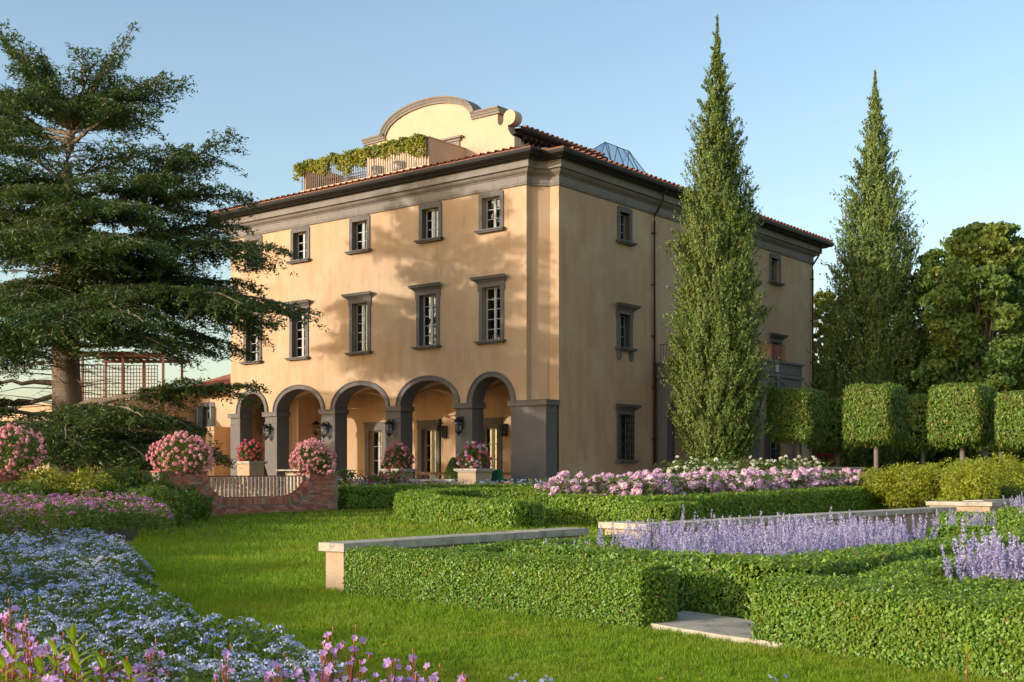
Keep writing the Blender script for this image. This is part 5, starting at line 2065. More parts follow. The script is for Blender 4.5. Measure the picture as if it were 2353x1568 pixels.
BR = [  # start height on the trunk, via (px,py,dy) or None, tip px, py, depth, foliage from, width factor
    (300, (215, 215, 0), 308, 62, 0.3, .25, .55), (310, (260, 210, -.5), 428, 184, -1.0, .3, .8), (300, (230, 260, 1), 350, 286, 1.0, .3, .8),
    (285, (190, 180, -1), 235, 128, -1.5, .3, .8), (290, (120, 190, .5), 90, 125, .5, .3, .8), (295, (60, 180, -.5), -15, 55, -.5, .3, .8),
    (300, (90, 250, -2), 40, 210, -3.5, .3, .9), (310, (50, 300, 1), -120, 190, 1.5, .3, .9), (330, (250, 270, -2), 330, 245, -3, .35, .8),
    (340, (30, 350, -1), -150, 330, -2, .35, .8), (300, (180, 240, 2), 240, 220, 3.5, .2, .8), (320, (100, 320, 2), -20, 290, 3.5, .4, .8),
    (540, (380, 400, -.5), 538, 312, -1.0, .42, .95), (530, (400, 440, 0), 578, 458, 0, .35, .9), (520, (330, 430, 2), 480, 375, 3, .35, .9),
    (470, (260, 430, -2), 380, 400, -4, .4, .9), (430, (60, 330, 0), -60, 300, 0, .35, .8), (440, (40, 420, -2), -140, 430, -3, .25, .9),
    (460, (120, 440, -3), 60, 430, -6, .25, .9), (450, (0, 430, 2), -220, 420, 3, .3, .9), (500, (250, 470, -3), 300, 470, -6, .3, .9),
    (600, (450, 540, -1), 652, 576, -1.4, .35, .8), (590, (380, 520, 2), 560, 520, 3, .3, .9), (560, (250, 540, -3), 330, 560, -6.5, .25, .95),
    (560, (30, 530, 0), -260, 540, -1, .2, .95), (580, (60, 560, -3), -60, 560, -6.5, .25, .95), (570, (0, 560, 3), -200, 540, 4, .3, .9),
    (620, (200, 560, -4), 160, 570, -7, .35, .9), (640, (450, 640, 1), 590, 660, 1.5, .35, .85),
    (700, (440, 655, -1), 708, 712, -1.8, .4, .75), (690, (400, 640, -3), 560, 700, -5.5, .35, .9), (700, (450, 680, 1.5), 600, 770, 2, .4, .9),
    (680, (-50, 640, -1), -350, 690, -2, .2, .95), (700, (50, 690, -4), -100, 740, -7, .25, .95), (690, (230, 690, -4), 330, 740, -7.5, .25, .95),
    (690, (0, 690, 3), -250, 720, 4, .3, .9), (720, (140, 700, -4), 120, 740, -7.5, .25, 1.0), (730, (400, 740, 0), 560, 810, -.5, .5, .8),
    (740, (-40, 760, -1), -250, 790, -2, .25, .9), (745, (260, 760, -3.5), 390, 800, -6, .45, .8), (740, (60, 780, -3), -60, 800, -6, .3, .9),
    (780, (0, 800, 2), -200, 830, 3, .25, .9), (800, (380, 775, 1), 500, 815, 2, .6, .5),
    (930, (380, 905, -1.5), 592, 884, -2.4, .38, .62), (950, (340, 890, 0), 480, 900, 1, .45, .7), (940, (260, 930, -4), 330, 960, -6, .4, .85),
    (970, (330, 940, -2), 440, 985, -3.4, .3, .9), (1000, (350, 980, -2), 492, 1056, -3.6, .3, .75), (1010, (260, 990, -3), 340, 1060, -6, .2, .95),
    (1000, (160, 960, -4), 150, 1010, -7, .3, 1.0), (980, (60, 970, -3), 60, 1000, -6, .35, .9), (960, (-60, 930, -2), -230, 960, -3, .3, .9),
    (1010, (200, 1000, -3.5), 230, 1065, -5.5, .3, .9), (900, (0, 950, 1), -180, 960, 2, .35, .8), (1010, (90, 1000, -3), 20, 1055, -4.5, .4, .8),
    (880, (-30, 880, -1), -260, 900, -2, .4, .7),
    (470, (170, 450, -2), 175, 470, -4.5, .2, 1.2), (520, (130, 500, -2.5), 110, 520, -5, .2, 1.2), (560, (190, 540, -2.5), 215, 560, -5, .2, 1.2),
    (430, (120, 420, -1.5), 90, 425, -3.2, .2, 1.1), (640, (90, 640, -3), 50, 680, -5.5, .3, 1.1), (680, (170, 670, -3), 180, 700, -5.5, .25, 1.2),
    (740, (190, 730, -3), 210, 765, -5.5, .25, 1.2), (760, (110, 750, -3), 80, 790, -5.5, .25, 1.1), (500, (60, 480, -1.5), 10, 500, -3, .25, 1.1),
    (620, (300, 600, -1), 420, 615, -2.5, .3, 1.1), (660, (330, 640, 0), 470, 660, -1.2, .3, 1.1), (520, (300, 500, 1), 420, 520, 1.5, .3, 1.1),
    (1020, (110, 1010, -2.5), 100, 1060, -4, .3, 1.0), (1000, (260, 1010, -3), 300, 1090, -4.5, .3, .9),
]
lv = []
wood_c = []
twigs = MB()


def bough(a, ra, via, tip, f0, wf, dens, r0k=1.0):
    m1 = a + (via - a) * 0.6
    m2 = via + (tip - via) * 0.25 + Vector((0, 0, 0.25))
    pts = bez(a, m1, m2, tip, 14)
    Lb = sum((p - q_).length for p, q_ in zip(pts[1:], pts[:-1]))
    r0 = min(ra * 0.5, 0.03 + 0.013 * Lb) * r0k
    jp = [p + Vector((random.uniform(-1, 1), random.uniform(-1, 1), random.uniform(-1, 1))) * 0.07 * (1 if 0 < i < 14 else 0) for i, p in enumerate(pts)]
    wood_c.append((jp, [r0 * (1 - 0.93 * (i / 14) ** 0.8) + 0.008 for i in range(15)]))
    ntw = int(Lb * (1 - f0) * dens)
    for k in range(ntw):
        u = (k + random.random()) / ntw
        t = f0 + (1 - f0) * u
        i = min(13, int(t * 14))
        p = pts[i] + (pts[i + 1] - pts[i]) * (t * 14 - i)
        dr = (pts[i + 1] - pts[i]).normalized()
        side = dr.cross(Vector((0, 0, 1)))
        if side.length < 0.2:
            side = Vector((random.uniform(-1, 1), random.uniform(-1, 1), 0))
        side.normalize()
        sg = 1 if k % 2 else -1
        tl = Lb * 0.30 * wf * (math.sin(math.pi * min(1, 0.15 + 0.84 * u)) ** 0.6) * random.uniform(0.5, 1.2) + 0.3
        tl = min(tl, 2.7)
        dirv = (side * sg * random.uniform(0.6, 1.1) + dr * random.uniform(0.2, 1.0) + Vector((0, 0, random.uniform(-0.30, 0.16)))).normalized()
        e = p + dirv * tl + Vector((0, 0, -0.08 * tl * tl))
        m = (p + e) / 2 + Vector((0, 0, 0.09 * tl))
        if k % 3 == 0:
            twigs.tube([p, m, e], [0.012, 0.008, 0.004], 3, caps=False)
        npt = max(4, int(tl * 8))
        for j in range(npt):
            s = (j + random.random()) / npt
            c = p * (1 - s) ** 2 + m * 2 * s * (1 - s) + e * s * s
            lv.append((c.x, c.y, c.z, dirv.x, dirv.y, dirv.z, 1 - 0.35 * s))
    return pts


for ys, via, txp, typ, dyt, f0, wf in BR:
    a, ra = trunk_at(ys)
    d = cp(txp, typ, dyt)
    b = cp(*via)
    pts = bough(a, ra, b, d, f0, wf, 8.5)
    # forks: boughs that leave the main one and run beside it
    for kf in range(2 if wf < .7 else 4):
        i = random.choice((4, 5, 6, 7, 8))
        st = pts[i]
        rest = (d - st)
        ang = random.uniform(.35, .95) * random.choice((-1, 1))
        v = Vector((rest.x * math.cos(ang) - rest.y * math.sin(ang), rest.x * math.sin(ang) + rest.y * math.cos(ang), rest.z)) * random.uniform(.55, .95)
        tip = st + v + Vector((0, 0, random.uniform(-.7, .35)))
        # keep forks that reach past the outline of the crown short
        lim = d.x + .15 if d.x > 0 else d.x - .5
        if d.x > 0 and tip.x > lim:
            tip.x = lim - random.uniform(0, .6)
        bough(st, 0.12, st + v * .5 + Vector((0, 0, .12)), tip, .12, wf, 7.5, .8)
# filler boughs all round, so that the tiers close up
ENV = [(60, 2.0), (150, 3.4), (230, 4.4), (330, 4.6), (420, 6.2), (560, 8.0), (700, 8.8), (780, 7.4), (950, 5.2), (1040, 5.4)]
for k in range(96):
    if k < 60:
        if k % 5 in (1, 3):
            continue
        py = 415 + 330 * k / 60
    elif k < 76:
        py = 945 + 75 * (k - 60) / 16
    else:
        py = 290 + 8 * (k - 76) / 20
    a, ra = trunk_at(py)
    az = k * 2.39996 + random.uniform(-.3, .3)
    L_ = float(np.interp(py, [e[0] for e in ENV], [e[1] for e in ENV])) * random.uniform(.5, .88)
    if k >= 76:
        L_ = random.uniform(1.6, 3.4)
        up_ = random.uniform(.3, 2.4)
    elif k >= 60:
        up_ = random.uniform(-1.0, -.3)
        if math.sin(az) > .3:
            continue
    else:
        up_ = random.uniform(-.3, 1.4)
    if 600 < py < 760 and math.sin(az) < -.2 and k % 2:
        continue
    if L_ * math.cos(az) > 0:
        L_ *= .9
    tip = a + Vector((L_ * math.cos(az), L_ * math.sin(az), up_))
    bough(a, ra * .5, a + (tip - a) * .5 + Vector((0, 0, .25)), tip, .22, 1.25, 9.5, .7)
lv = np.array(lv)
rep = 4
P = np.repeat(lv[:, :3], rep, 0)
D = np.repeat(lv[:, 3:6], rep, 0)
sc = np.repeat(lv[:, 6], rep, 0)
P = P + rng.normal(0, 1, P.shape) * np.array([0.13, 0.13, 0.055]) * sc[:, None]
P[:, 2] -= np.abs(rng.normal(0, .07, len(P)))
V, F = leaves(P, np.tile([0, 0, 1.0], (len(P), 1)), rng.uniform(0.11, 0.23, len(P)), rng.uniform(0.05, 0.085, len(P)), 0.6, tdir=D + rng.normal(0, .8, D.shape), tri=True)
link('foliage', mesh_np('foliage', V, F, 'cedar_leaf'), cedar)
N_CEDAR = len(P)
# bare twigs under the lower boughs
for i in range(150):
    py = random.choice([random.uniform(590, 650), random.uniform(745, 860), random.uniform(800, 940), random.uniform(270, 400)])
    a, ra = trunk_at(py)
    ang = random.uniform(0, 6.283)
    ln = random.uniform(0.8, 3.6) * (0.5 if py < 420 else 1)
    d = Vector((math.cos(ang), math.sin(ang), random.uniform(-.15, .12)))
    p1 = a + d * ln * .5 + Vector((0, 0, .1))
    p2 = a + d * ln + Vector((0, 0, random.uniform(-.4, .2)))
    twigs.tube([a, p1, p2], [0.03, 0.018, 0.006], 4, caps=False)
    for k in range(2):
        p3 = p1 + (p2 - p1) * random.random()
        e = p3 + Vector((random.uniform(-1, 1), random.uniform(-1, 1), random.uniform(-.5, .3))) * .6
        twigs.tube([p3, e], [0.01, 0.004], 3, caps=False)
twigs.build('twigs', 'bark', cedar)
for c, r in wood_c:
    q.tube(c, r, 5 if r[0] < .13 else 8)
q.build('trunk', 'bark', cedar)

# ================================================================ conical cypresses
def cypress(name, label, px, Y, prof, nclump, per, leaf, m, z_base):
    """prof: list of (pixel y, half width in pixels) read off the photograph"""
    x0 = (px - CX) / F_PX * Y
    t = empty(name, (x0, Y, z_base))
    tag(t, label, 'tree', 'tall conical cypresses')
    zs = np.array([EYE + (CY - p[0]) / F_PX * Y - z_base for p in prof])[::-1]
    rs = np.array([p[1] / F_PX * Y * .93 for p in prof])[::-1]
    H = zs[-1]
    Vs, Fs = [], []
    parts = []
    sprigs = MB()
    k = 0
    Ps, Ns, Ts = [], [], []
    for i in range(nclump):
        u = (i + random.random()) / nclump
        # more clumps where the tree is wide
        z = H * (1 - (1 - u) ** 1.0)
        z = zs[0] + (H - zs[0]) * (1 - math.sqrt(1 - u * 0.998))
        r = float(np.interp(z, zs, rs))
        a = i * 2.39996 + random.uniform(-.5, .5)
        lump = 0.87 + 0.16 * math.sin(3 * a + z * 1.3) * math.sin(z * 0.9 + a) + random.uniform(-.20, .17)
        inner = random.random() < 0.22
        rr = r * lump * (random.uniform(.40, .75) if inner else 1.0)
        ln = min(1.7, 0.28 + 0.55 * r) * random.uniform(.65, 1.3)
        wd = ln * 0.26
        rr = max(0.0, rr - wd * .7)
        c = np.array([rr * math.cos(a), rr * math.sin(a), z])
        up = unit(np.array([math.cos(a) * .55 + random.uniform(-.3, .3), math.sin(a) * .55 + random.uniform(-.3, .3), 1.0 + random.uniform(-.3, .3)]))
        n = int(per * (0.3 + 0.7 * min(1, r / 1.6)))
        s = rng.uniform(-0.5, 0.62, n)
        # each plume is a bundle of a few finger-like shoots
        nf_ = 7
        fa = rng.uniform(0, 6.283, nf_)
        fr = rng.uniform(.25, 1.0, nf_)
        fdir = np.stack([np.cos(fa) * fr, np.sin(fa) * fr, rng.uniform(-.2, .3, nf_)], 1)
        fi = rng.integers(0, nf_, n)
        sp = wd * (1.0 - np.abs(s + .05) * 0.9).clip(.12)
        off = fdir[fi] * (wd * (.35 + .75 * (s + .5)))[:, None] + unit(rng.normal(0, 1, (n, 3))) * (rng.uniform(0, .34, n) * sp)[:, None]
        P = c + np.outer(s * ln, up) + off
        Ps.append(P)
        Ns.append(unit(off + 0.35 * np.array([math.cos(a), math.sin(a), 0.3])))
        Ts.append(np.tile(up, (n, 1)))
        if i % 5 == 0 and r > 0.5:
            b0 = (0.3 * rr * math.cos(a), 0.3 * rr * math.sin(a), z - 0.5 * rr)
            sprigs.tube([b0, tuple(c - up * ln * .4), tuple(c + up * ln * .3)], [0.02, 0.012, 0.004], 4, caps=False)
    for z in np.arange(H - 3.2, H, 0.10):
        r = max(0.05, float(np.interp(z, zs, rs)))
        k_ = 16
        a_ = rng.uniform(0, 6.283, k_)
        rr_ = r * rng.uniform(.1, 1.1, k_)
        Ps.append(np.stack([rr_ * np.cos(a_), rr_ * np.sin(a_), z + rng.normal(0, .06, k_)], 1))
        Ns.append(np.stack([np.cos(a_), np.sin(a_), 0 * a_], 1))
        Ts.append(np.stack([np.cos(a_), np.sin(a_), 0 * a_ + 1.2], 1))
    # dense dark interior
    nin = nclump * 18
    u = rng.uniform(0, 1, nin)
    z = zs[0] + (H - zs[0]) * (1 - np.sqrt(1 - u * 0.998))
    r = np.interp(z, zs, rs) * np.sqrt(rng.uniform(0, .55, nin))
    a = rng.uniform(0, 6.283, nin)
    Ps.append(np.stack([r * np.cos(a), r * np.sin(a), z], 1))
    Ns.append(np.stack([np.cos(a), np.sin(a), 0.3 + 0 * a], 1))
    Ts.append(np.tile([0, 0, 1.0], (nin, 1)))
    P, N, T = np.concatenate(Ps), np.concatenate(Ns), np.concatenate(Ts)
    szs = leaf * rng.uniform(.7, 1.4, len(P))
    szs[-nin:] *= 1.6
    V, F = leaves(P, N, szs, szs * 0.5, 0.6, tdir=T * 1.2, tri=True)
    link('crown', mesh_np('crown', V, F, m), t)
    sprigs.build('twigs', 'bark_grey', t)
    q = MB()
    q.tube([(0, 0, -0.3), (0.05, 0, H * .3), (0, 0, H * .7), (0, 0, H)], [0.26, 0.17, 0.07, 0.012], 10)
    q.build('trunk', 'bark', t)
    return len(P)


n1 = cypress('cypress_tree', 'taller, nearer conical cypress standing in front of the shaded villa side', 1648, 52.0,
        [(35, 1), (70, 5), (120, 13), (180, 27), (260, 46), (330, 60), (420, 76), (500, 92), (600, 103), (700, 110), (800, 117), (880, 116), (950, 106), (1010, 92), (1050, 64), (1078, 34)], 1000, 185, 0.115, 'cypress_leaf', 0.6)
n2_ = cypress('cypress_tree', 'shorter conical cypress beyond the right corner of the villa, dark in its lower half', 2011, 67.0,
        [(160, 1), (200, 7), (260, 20), (330, 36), (420, 60), (500, 82), (580, 100), (660, 114), (750, 134), (850, 146), (920, 150), (1000, 146), (1060, 130), (1085, 90)], 1000, 120, 0.15, 'cypress_leaf_b', 0.4)

# ================================================================ box-clipped trees
def box_tree(px, Y, yt, yb, label, wa=2.0, wb=2.1, n=19000, leaf=0.085, dy=0):
    x0 = (px - CX) / F_PX * Y
    z1 = EYE + (CY - yt) / F_PX * Y
    z0 = EYE + (CY - yb) / F_PX * Y
    t = empty('box_clipped_tree', (x0, Y, 0.2), VRZ)
    tag(t, label, 'tree', 'trees clipped into boxes on bare stems')
    h = z1 - z0
    per = []
    # points over the six faces of a rounded box
    A = np.array([wa * h, wa * h, wb * h, wb * h, wa * wb, wa * wb * 0.7])
    cnt = (n * A / A.sum()).astype(int)
    Ps, Ns = [], []
    for f, c in enumerate(cnt):
        u, v = rng.uniform(-1, 1, c), rng.uniform(-1, 1, c)
        o = np.ones(c)
        if f == 0: p = np.stack([u, -o, v], 1)
        if f == 1: p = np.stack([u, o, v], 1)
        if f == 2: p = np.stack([-o, u, v], 1)
        if f == 3: p = np.stack([o, u, v], 1)
        if f == 4: p = np.stack([u, v, o], 1)
        if f == 5: p = np.stack([u, v, -o], 1)
        nn = np.zeros_like(p)
        ax = [1, 1, 0, 0, 2, 2][f]
        nn[:, ax] = p[:, ax]
        Ps.append(p)
        Ns.append(nn)
    p = np.concatenate(Ps)
    nn = np.concatenate(Ns)
    # round the edges (superellipsoid)
    e = 9.0
    nrm = (np.abs(p) ** e).sum(1) ** (1 / e)
    s = p / nrm[:, None]
    nn = unit(np.sign(s) * np.abs(s) ** 5 + nn * 0.4)
    P = s * np.array([wa / 2, wb / 2, h / 2]) + np.array([0, 0, (z0 + z1) / 2 - 0.2])
    low = (s[:, 2] < -0.5)
    wv = hash_noise(P[:, 0] + P[:, 2], P[:, 1] + px, 1.8) * 0.06 + hash_noise(P[:, 0] - P[:, 2], P[:, 1] + P[:, 2] + px, 5) * .035 + rng.normal(0, 0.045, len(P))
    P = P + nn * wv[:, None]
    P[low, 2] -= np.abs(rng.normal(0, 0.10, low.sum()))
    szs = leaf * rng.uniform(.7, 1.4, len(P))
    V, F = leaves(P, nn, szs * 1.2, szs * .75, .6, tdir=np.tile([0, 0, -1.0], (len(P), 1)), tri=True)
    link('crown', mesh_np('crown', V, F, 'hornbeam_leaf'), t)
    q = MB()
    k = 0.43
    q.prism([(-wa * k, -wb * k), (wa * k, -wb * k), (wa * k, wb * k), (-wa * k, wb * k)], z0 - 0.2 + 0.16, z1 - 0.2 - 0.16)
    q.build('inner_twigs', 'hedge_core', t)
    q = MB()
    q.tube([(0, 0, -0.2), (0.02, 0, 1.2), (0, 0.02, z0 - 0.2), (0, 0, z0 + 0.4)], [0.12, 0.10, 0.10, 0.08], 10)
    for a in range(6):
        c, s_ = math.cos(a * 1.05), math.sin(a * 1.05)
        q.tube([(0, 0, z0 - 0.35), (c * .35, s_ * .35, z0 - 0.18), (c * wa * .4, s_ * wb * .4, z0)], [0.035, 0.025, 0.015], 5)
    q.build('trunk', 'bark_grey', t)


box_tree(1833, 53.0, 900, 1006, 'box-clipped tree in front of the villa corner, leftmost of its row', 1.95, 2.2)
box_tree(2013, 50.0, 890, 1010, 'box-clipped tree second from the left in the sunlit front row', 1.95, 2.25)
box_tree(2211, 47.5, 890, 1014, 'box-clipped tree third in the front row, above the yellow green bushes', 1.95, 2.25)
box_tree(2368, 45.5, 906, 1018, 'box-clipped tree cut by the right edge of the picture', 1.95, 2.25)
box_tree(1925, 60.0, 922, 1030, 'shaded box-clipped tree between the first two of the front row', 2.4, 2.4, 7000, 0.12)
box_tree(2120, 58.0, 914, 1024, 'shaded box-clipped tree between the second and third of the front row', 2.4, 2.4, 7000, 0.12)
box_tree(2300, 56.0, 910, 1024, 'shaded box-clipped tree at the right, behind the front row', 2.4, 2.4, 7000, 0.12)

# ================================================================ broadleaved trees
def broad_tree(label, px, Y, top, spread_px, n, leaf, m, seed, low=2.0, name='broadleaf_tree', group=None, wide=1.0, nc=46, flatten=1.0, z_base=0.2, kb=None):
    g = random.Random(seed)
    x0 = (px - CX) / F_PX * Y
    H = EYE + (CY - top) / F_PX * Y - z_base
    Rr = spread_px / F_PX * Y
    t = empty(name, (x0, Y, z_base))
    tag(t, label, 'tree', group)
    C, Rd = [], []
    q = MB()
    q.tube([(0, 0, -.3), (g.uniform(-.2, .2), 0, H * .25), (g.uniform(-.3, .3), g.uniform(-.3, .3), H * .55), (0, 0, H * .85)], [0.28, .22, .13, .03], 9)
    for i in range(nc):
        u = (i + .5) / nc
        z = low + (H - low) * (1 - (1 - u) ** 1.15) * 0.93
        k = (z - low) / (H - low)
        env = math.sin(math.pi * min(1, 0.18 + 0.80 * k)) ** 0.55 * (1 - 0.25 * k)
        a = i * 2.39996 + g.uniform(-.4, .4)
        rr = Rr * env * g.uniform(.35, .92)
        c = (rr * math.cos(a), rr * math.sin(a) * .9, z)
        C.append(c)
        Rd.append(Rr * g.uniform(.13, .27) * (1 - .25 * k))
        if i % 2 == 0:
            q.tube([(0, 0, max(1.0, z * .6)), (c[0] * .5, c[1] * .5, z * .85), c], [.07 + .03 * (1 - k), .05, .015], 5, caps=False)
    per = [int(n / nc)] * nc
    V, F = clump_cloud(C, Rd, per, leaf, aspect=.7, jit=.9, flat=(1.15, 1.15, .62 * flatten), shell=.05)
    link('crown', mesh_np('crown', V, F, m), t)
    q.build('trunk', 'bark_grey', t)


broad_tree('large-leaved tree rising highest at the right edge behind the box trees', 2262, 60.0, 500, 175, 34000, .21, 'big_leaf', 3, low=5.5, nc=110)
broad_tree('dark broad tree at the right edge below the large-leaved crown', 2350, 66.0, 560, 170, 28000, .20, 'forest_leaf', 4, low=1.2, nc=120)
broad_tree('dense dark tree between the cypress and the large-leaved tree', 2165, 66.0, 545, 150, 30000, .20, 'forest_leaf', 5, low=1.0, nc=120)
broad_tree('sunlit yellow green tree just right of the villa corner', 1893, 84.0, 655, 60, 12000, .24, 'vine_leaf', 6, low=6.0, nc=70)
broad_tree('small dark tree behind the villa corner and the box trees', 1905, 78.0, 850, 80, 10000, .22, 'forest_leaf', 8, low=.8, nc=60)
broad_tree('low dark tree under the large-leaved tree, right of the second cypress', 2120, 66.0, 800, 130, 14000, .2, 'forest_leaf', 9, low=.6, nc=80)
broad_tree('low dark tree at the far right behind the last box tree', 2400, 64.0, 760, 130, 14000, .2, 'forest_leaf', 10, low=.6, nc=80)
broad_tree('distant dark tree filling the gap right of the cypress foot', 2010, 88.0, 900, 160, 12000, .28, 'forest_leaf', 14, low=.5, nc=80)
broad_tree('distant dark tree filling the gap behind the box trees at right', 2240, 86.0, 820, 200, 18000, .28, 'forest_leaf', 15, low=.5, nc=90)

# trees of the same garden left of the picture: their long evening shadows lie on the lawn
def side_tree(label, x, y, h, r, n, seed, leafm='forest_leaf'):
    g = random.Random(seed)
    t = empty('broadleaf_tree', (x, y, 0))
    tag(t, label, 'tree', 'garden trees left of the picture')
    C, Rd = [], []
    q = MB()
    q.tube([(0, 0, -.2), (.1, 0, h * .4), (0, 0, h * .9)], [.22, .14, .03], 8)
    for i in range(26):
        z = h * (.22 + .74 * i / 26)
        a = i * 2.4
        rr = r * math.sin(math.pi * (.15 + .8 * i / 26)) ** .6 * g.uniform(.3, .95)
        c = (rr * math.cos(a), rr * math.sin(a), z)
        C.append(c)
        Rd.append(r * g.uniform(.16, .30))
        q.tube([(0, 0, z * .7), c], [.04, .012], 4, caps=False)
    V, F = clump_cloud(C, Rd, [n // 26] * 26, .2, aspect=.7, jit=.8, shell=.1, flat=(1.5, 1.5, .26))
    link('crown', mesh_np('crown', V, F, leafm), t)
    q.build('trunk', 'bark_grey', t)


SIDE = [(-25.0, 3.0, 6.0, 2.4, 21), (-27.0, 7.0, 6.2, 2.3, 22), (-26.0, 13.0, 5.6, 2.2, 23), (-29.0, 21.0, 5.8, 2.2, 24)]
for i, (x, y, h, r, s) in enumerate(SIDE):
    side_tree('garden tree standing left of the picture whose shadow streaks the lawn', x, y, h, r, 4600, s)

# ================================================================ bushes
for px, Y, r, h, lab in ((2055, 44, 1.5, 2.05, 'yellow green bush behind the last peonies'), (2130, 43, 1.5, 2.15, 'yellow green bush in the middle of the golden row'), (2200, 42, 1.6, 2.3, 'yellow green bush below the third box tree'),
                         (2290, 41, 1.7, 2.45, 'tall yellow green bush under the last box tree'), (2370, 40, 1.6, 2.3, 'yellow green bush cut by the right edge of the picture')):
    bush(lab, ((px - CX) / F_PX * Y, Y, .15), r, h * .78, 8500, .085, 'gold_leaf', group='yellow green bushes at right')
bush('round yellow green bush standing in front, behind the pale stone block', ((2235 - CX) / F_PX * 36, 36.0, .1), 1.15, 1.75, 8500, .085, 'gold_leaf', group='yellow green bushes at right')
bush('dark low bush at the right edge beside the round golden bush', ((2345 - CX) / F_PX * 36.5, 36.5, .1), .9, 1.1, 4500, .085, 'shrub_leaf')
bush('low yellow green sprig beside the hedge end', ((2168 - CX) / F_PX * 37, 37.0, .1), .5, 0.7, 1800, .08, 'gold_leaf')
# flower pots at the villa's far corner
for px, Y, zt, lab, pot in ((1893, 62.0, 1.9, 'pale planter with dark pink flowers at the far villa corner', True), (1930, 60.0, 1.75, 'empty white planter right of the dark pink flowers', False), (1965, 60.0, 1.8, 'grey stone planter near the stem of the second box tree', False)):
    t = empty('planter', ((px - CX) / F_PX * Y, Y, .8), VRZ)
    q = MB()
    q.prism([(-.32, 0), (.32, 0), (.42, .75), (-.42, .75)], -.38, .38, 'y')
    q.box(-.46, .46, -.42, .42, .75, .84)
    q.build('tub', 'limestone' if not px == 1930 else 'white_paint', t)
    if pot:
        for i in range(90):
            d = Vector((random.gauss(0, 1), random.gauss(0, 1), random.gauss(0, 1))).normalized()
            o = link('bloom', random.choice(BLOOM['petal_rose']), t, (d.x * .78, d.y * .7, 1.25 + d.z * .5))
            o.scale = (.085, .085, .085)
            o.rotation_euler = d.to_track_quat('Z', 'Y').to_euler()
        P = unit(rng.normal(0, 1, (1500, 3))) * rng.uniform(.5, .95, (1500, 1)) * np.array([.78, .7, .5]) + np.array([0, 0, 1.25])
        V, F = leaves(P, P - np.array([0, 0, 1.25]), .1, .06, .7)
        link('foliage', mesh_np('foliage', V, F, 'shrub_leaf'), t)
    tag(t, lab, 'planter')

# vine on the terrace railing of the villa
t = empty('climbing_vine', VO, VRZ)
tag(t, 'yellow green vine hanging over the roof terrace railing', 'vine')
n = 7500
u = rng.uniform(0, 1, n)
X = TX0 - 0.35 + (TX1 - TX0 + 0.3) * u
hang = 0.25 + 0.55 * np.clip(hash_noise(X, X * 0, 1.5) * .8 + .4, 0, 1) + 0.35 * (hash_noise(X, X * 0, 4.3) * .5 + .5)
Z = 18.12 + 0.14 * hash_noise(X, X, 2.3) - hang * 1.15 * rng.uniform(0, 1, n) ** 1.25
keep = rng.uniform(0, 1, n) < np.clip(1.1 - 0.5 * (18.28 - Z) / hang, .15, 1)
Yv = TY + 0.02 + rng.normal(0, .13, n)
P = np.stack([X, Yv, Z], 1)[keep]
V, F = leaves(P, np.tile([0, -1.0, .35], (len(P), 1)), .15, .12, .6)
link('leaves', mesh_np('leaves', V, F, 'vine_leaf'), t)
q = MB()
for i in range(16):
    x = TX0 + (TX1 - TX0) * (i + .5) / 16
    q.tube([(x, TY + .15, 16.6), (x + random.uniform(-.2, .2), TY + .12, 17.4), (x + random.uniform(-.4, .4), TY + .1, 18.1)], .015, 4, caps=False)
q.build('stems', 'bark', t)
# white garden chairs on the roof terrace
for i, px in enumerate((868, 918)):
    x = pw(px, 0, 3.0)
    t = empty('terrace_chair', V2W(x, 3.0, 16.6), VRZ)
    q = MB(); q.lathe([(.30, .38), (.34, .45), (.36, .75), (.33, .78)], (0, 0, 0), 14); q.build('backrest', 'white_paint', t)
    q = MB(); q.box(-.25, .25, -.25, .25, .36, .42); q.build('seat', 'white_paint', t)
    for sx in (-.2, .2):
        for sy in (-.2, .2):
            q = MB(); q.tube([(sx, sy, 0), (sx, sy, .37)], .015, 5); q.build('leg', 'iron', t)
    tag(t, ('white round chair behind the roof terrace railing, the one further left', 'white round chair behind the roof terrace railing, nearer the stucco parapet')[i], 'chair', 'white chairs on the roof terrace')

# ================================================================ the low wing at the left
an = empty('wing_building', (0, 0, 0), 0)
def anx(px, z, Y):
    return ((px - CX) / F_PX * Y, Y, z)


AO = Vector(anx(452, 0, 72.0))
an.location = AO
an.rotation_euler = (0, 0, VRZ)
tag(an, 'low ochre wing with red tiled roof behind the cedar', 'building')
q = MB()
panel(q, (0, 0), (1, 0), (0, -1), 9.0, .5, 6.2, [(0.62, 1.52, 3.9, 5.45), (5.9, 6.8, 3.9, 5.45)], .3)
q.quad((0, 0, .5), (0, 0, 6.2), (0, -9.0, 5.2), (0, -9.0, .5))
q.quad((0, -9.0, .5), (0, -9.0, 5.2), (-34.0, -9.0, 5.2), (-34.0, -9.0, .5))
q.quad((9, 0, .5), (9, 8, .5), (9, 8, 6.2), (9, 0, 6.2))
q.build('wall', 'stucco', an)
q = MB()
q.box(-34, .12, -9.12, -8.9, 5.2, 5.32)
q.box(-.06, .14, -9.1, 0, 5.2, 5.32)
q.add([(-34, -9, 5.2), (0, -9, 5.2), (0, 6, 5.2), (-34, 6, 5.2)], [(0, 1, 2, 3)])
q.build('flat_roof', 'sandstone', an)
q = MB()
q.box(2.45, 3.2, -1.2, -.02, .5, 4.2)
q.build('chimney_breast', 'stucco', an)
window(an, Matrix.Translation((1.07, 0, 3.9)), .9, 1.55, 2, 'plain', curtain=1.0)
window(an, Matrix.Translation((6.35, 0, 3.9)), .9, 1.55, 2, 'plain', curtain=1.0)
for sx in (-.72, .72):
    q = MB()
    q.obox(Matrix.Translation((1.07 + sx * .85, -.10, 3.9)), .10, .42, 1.55)
    q.build('shutter', 'sash_grey', an)
q = MB()
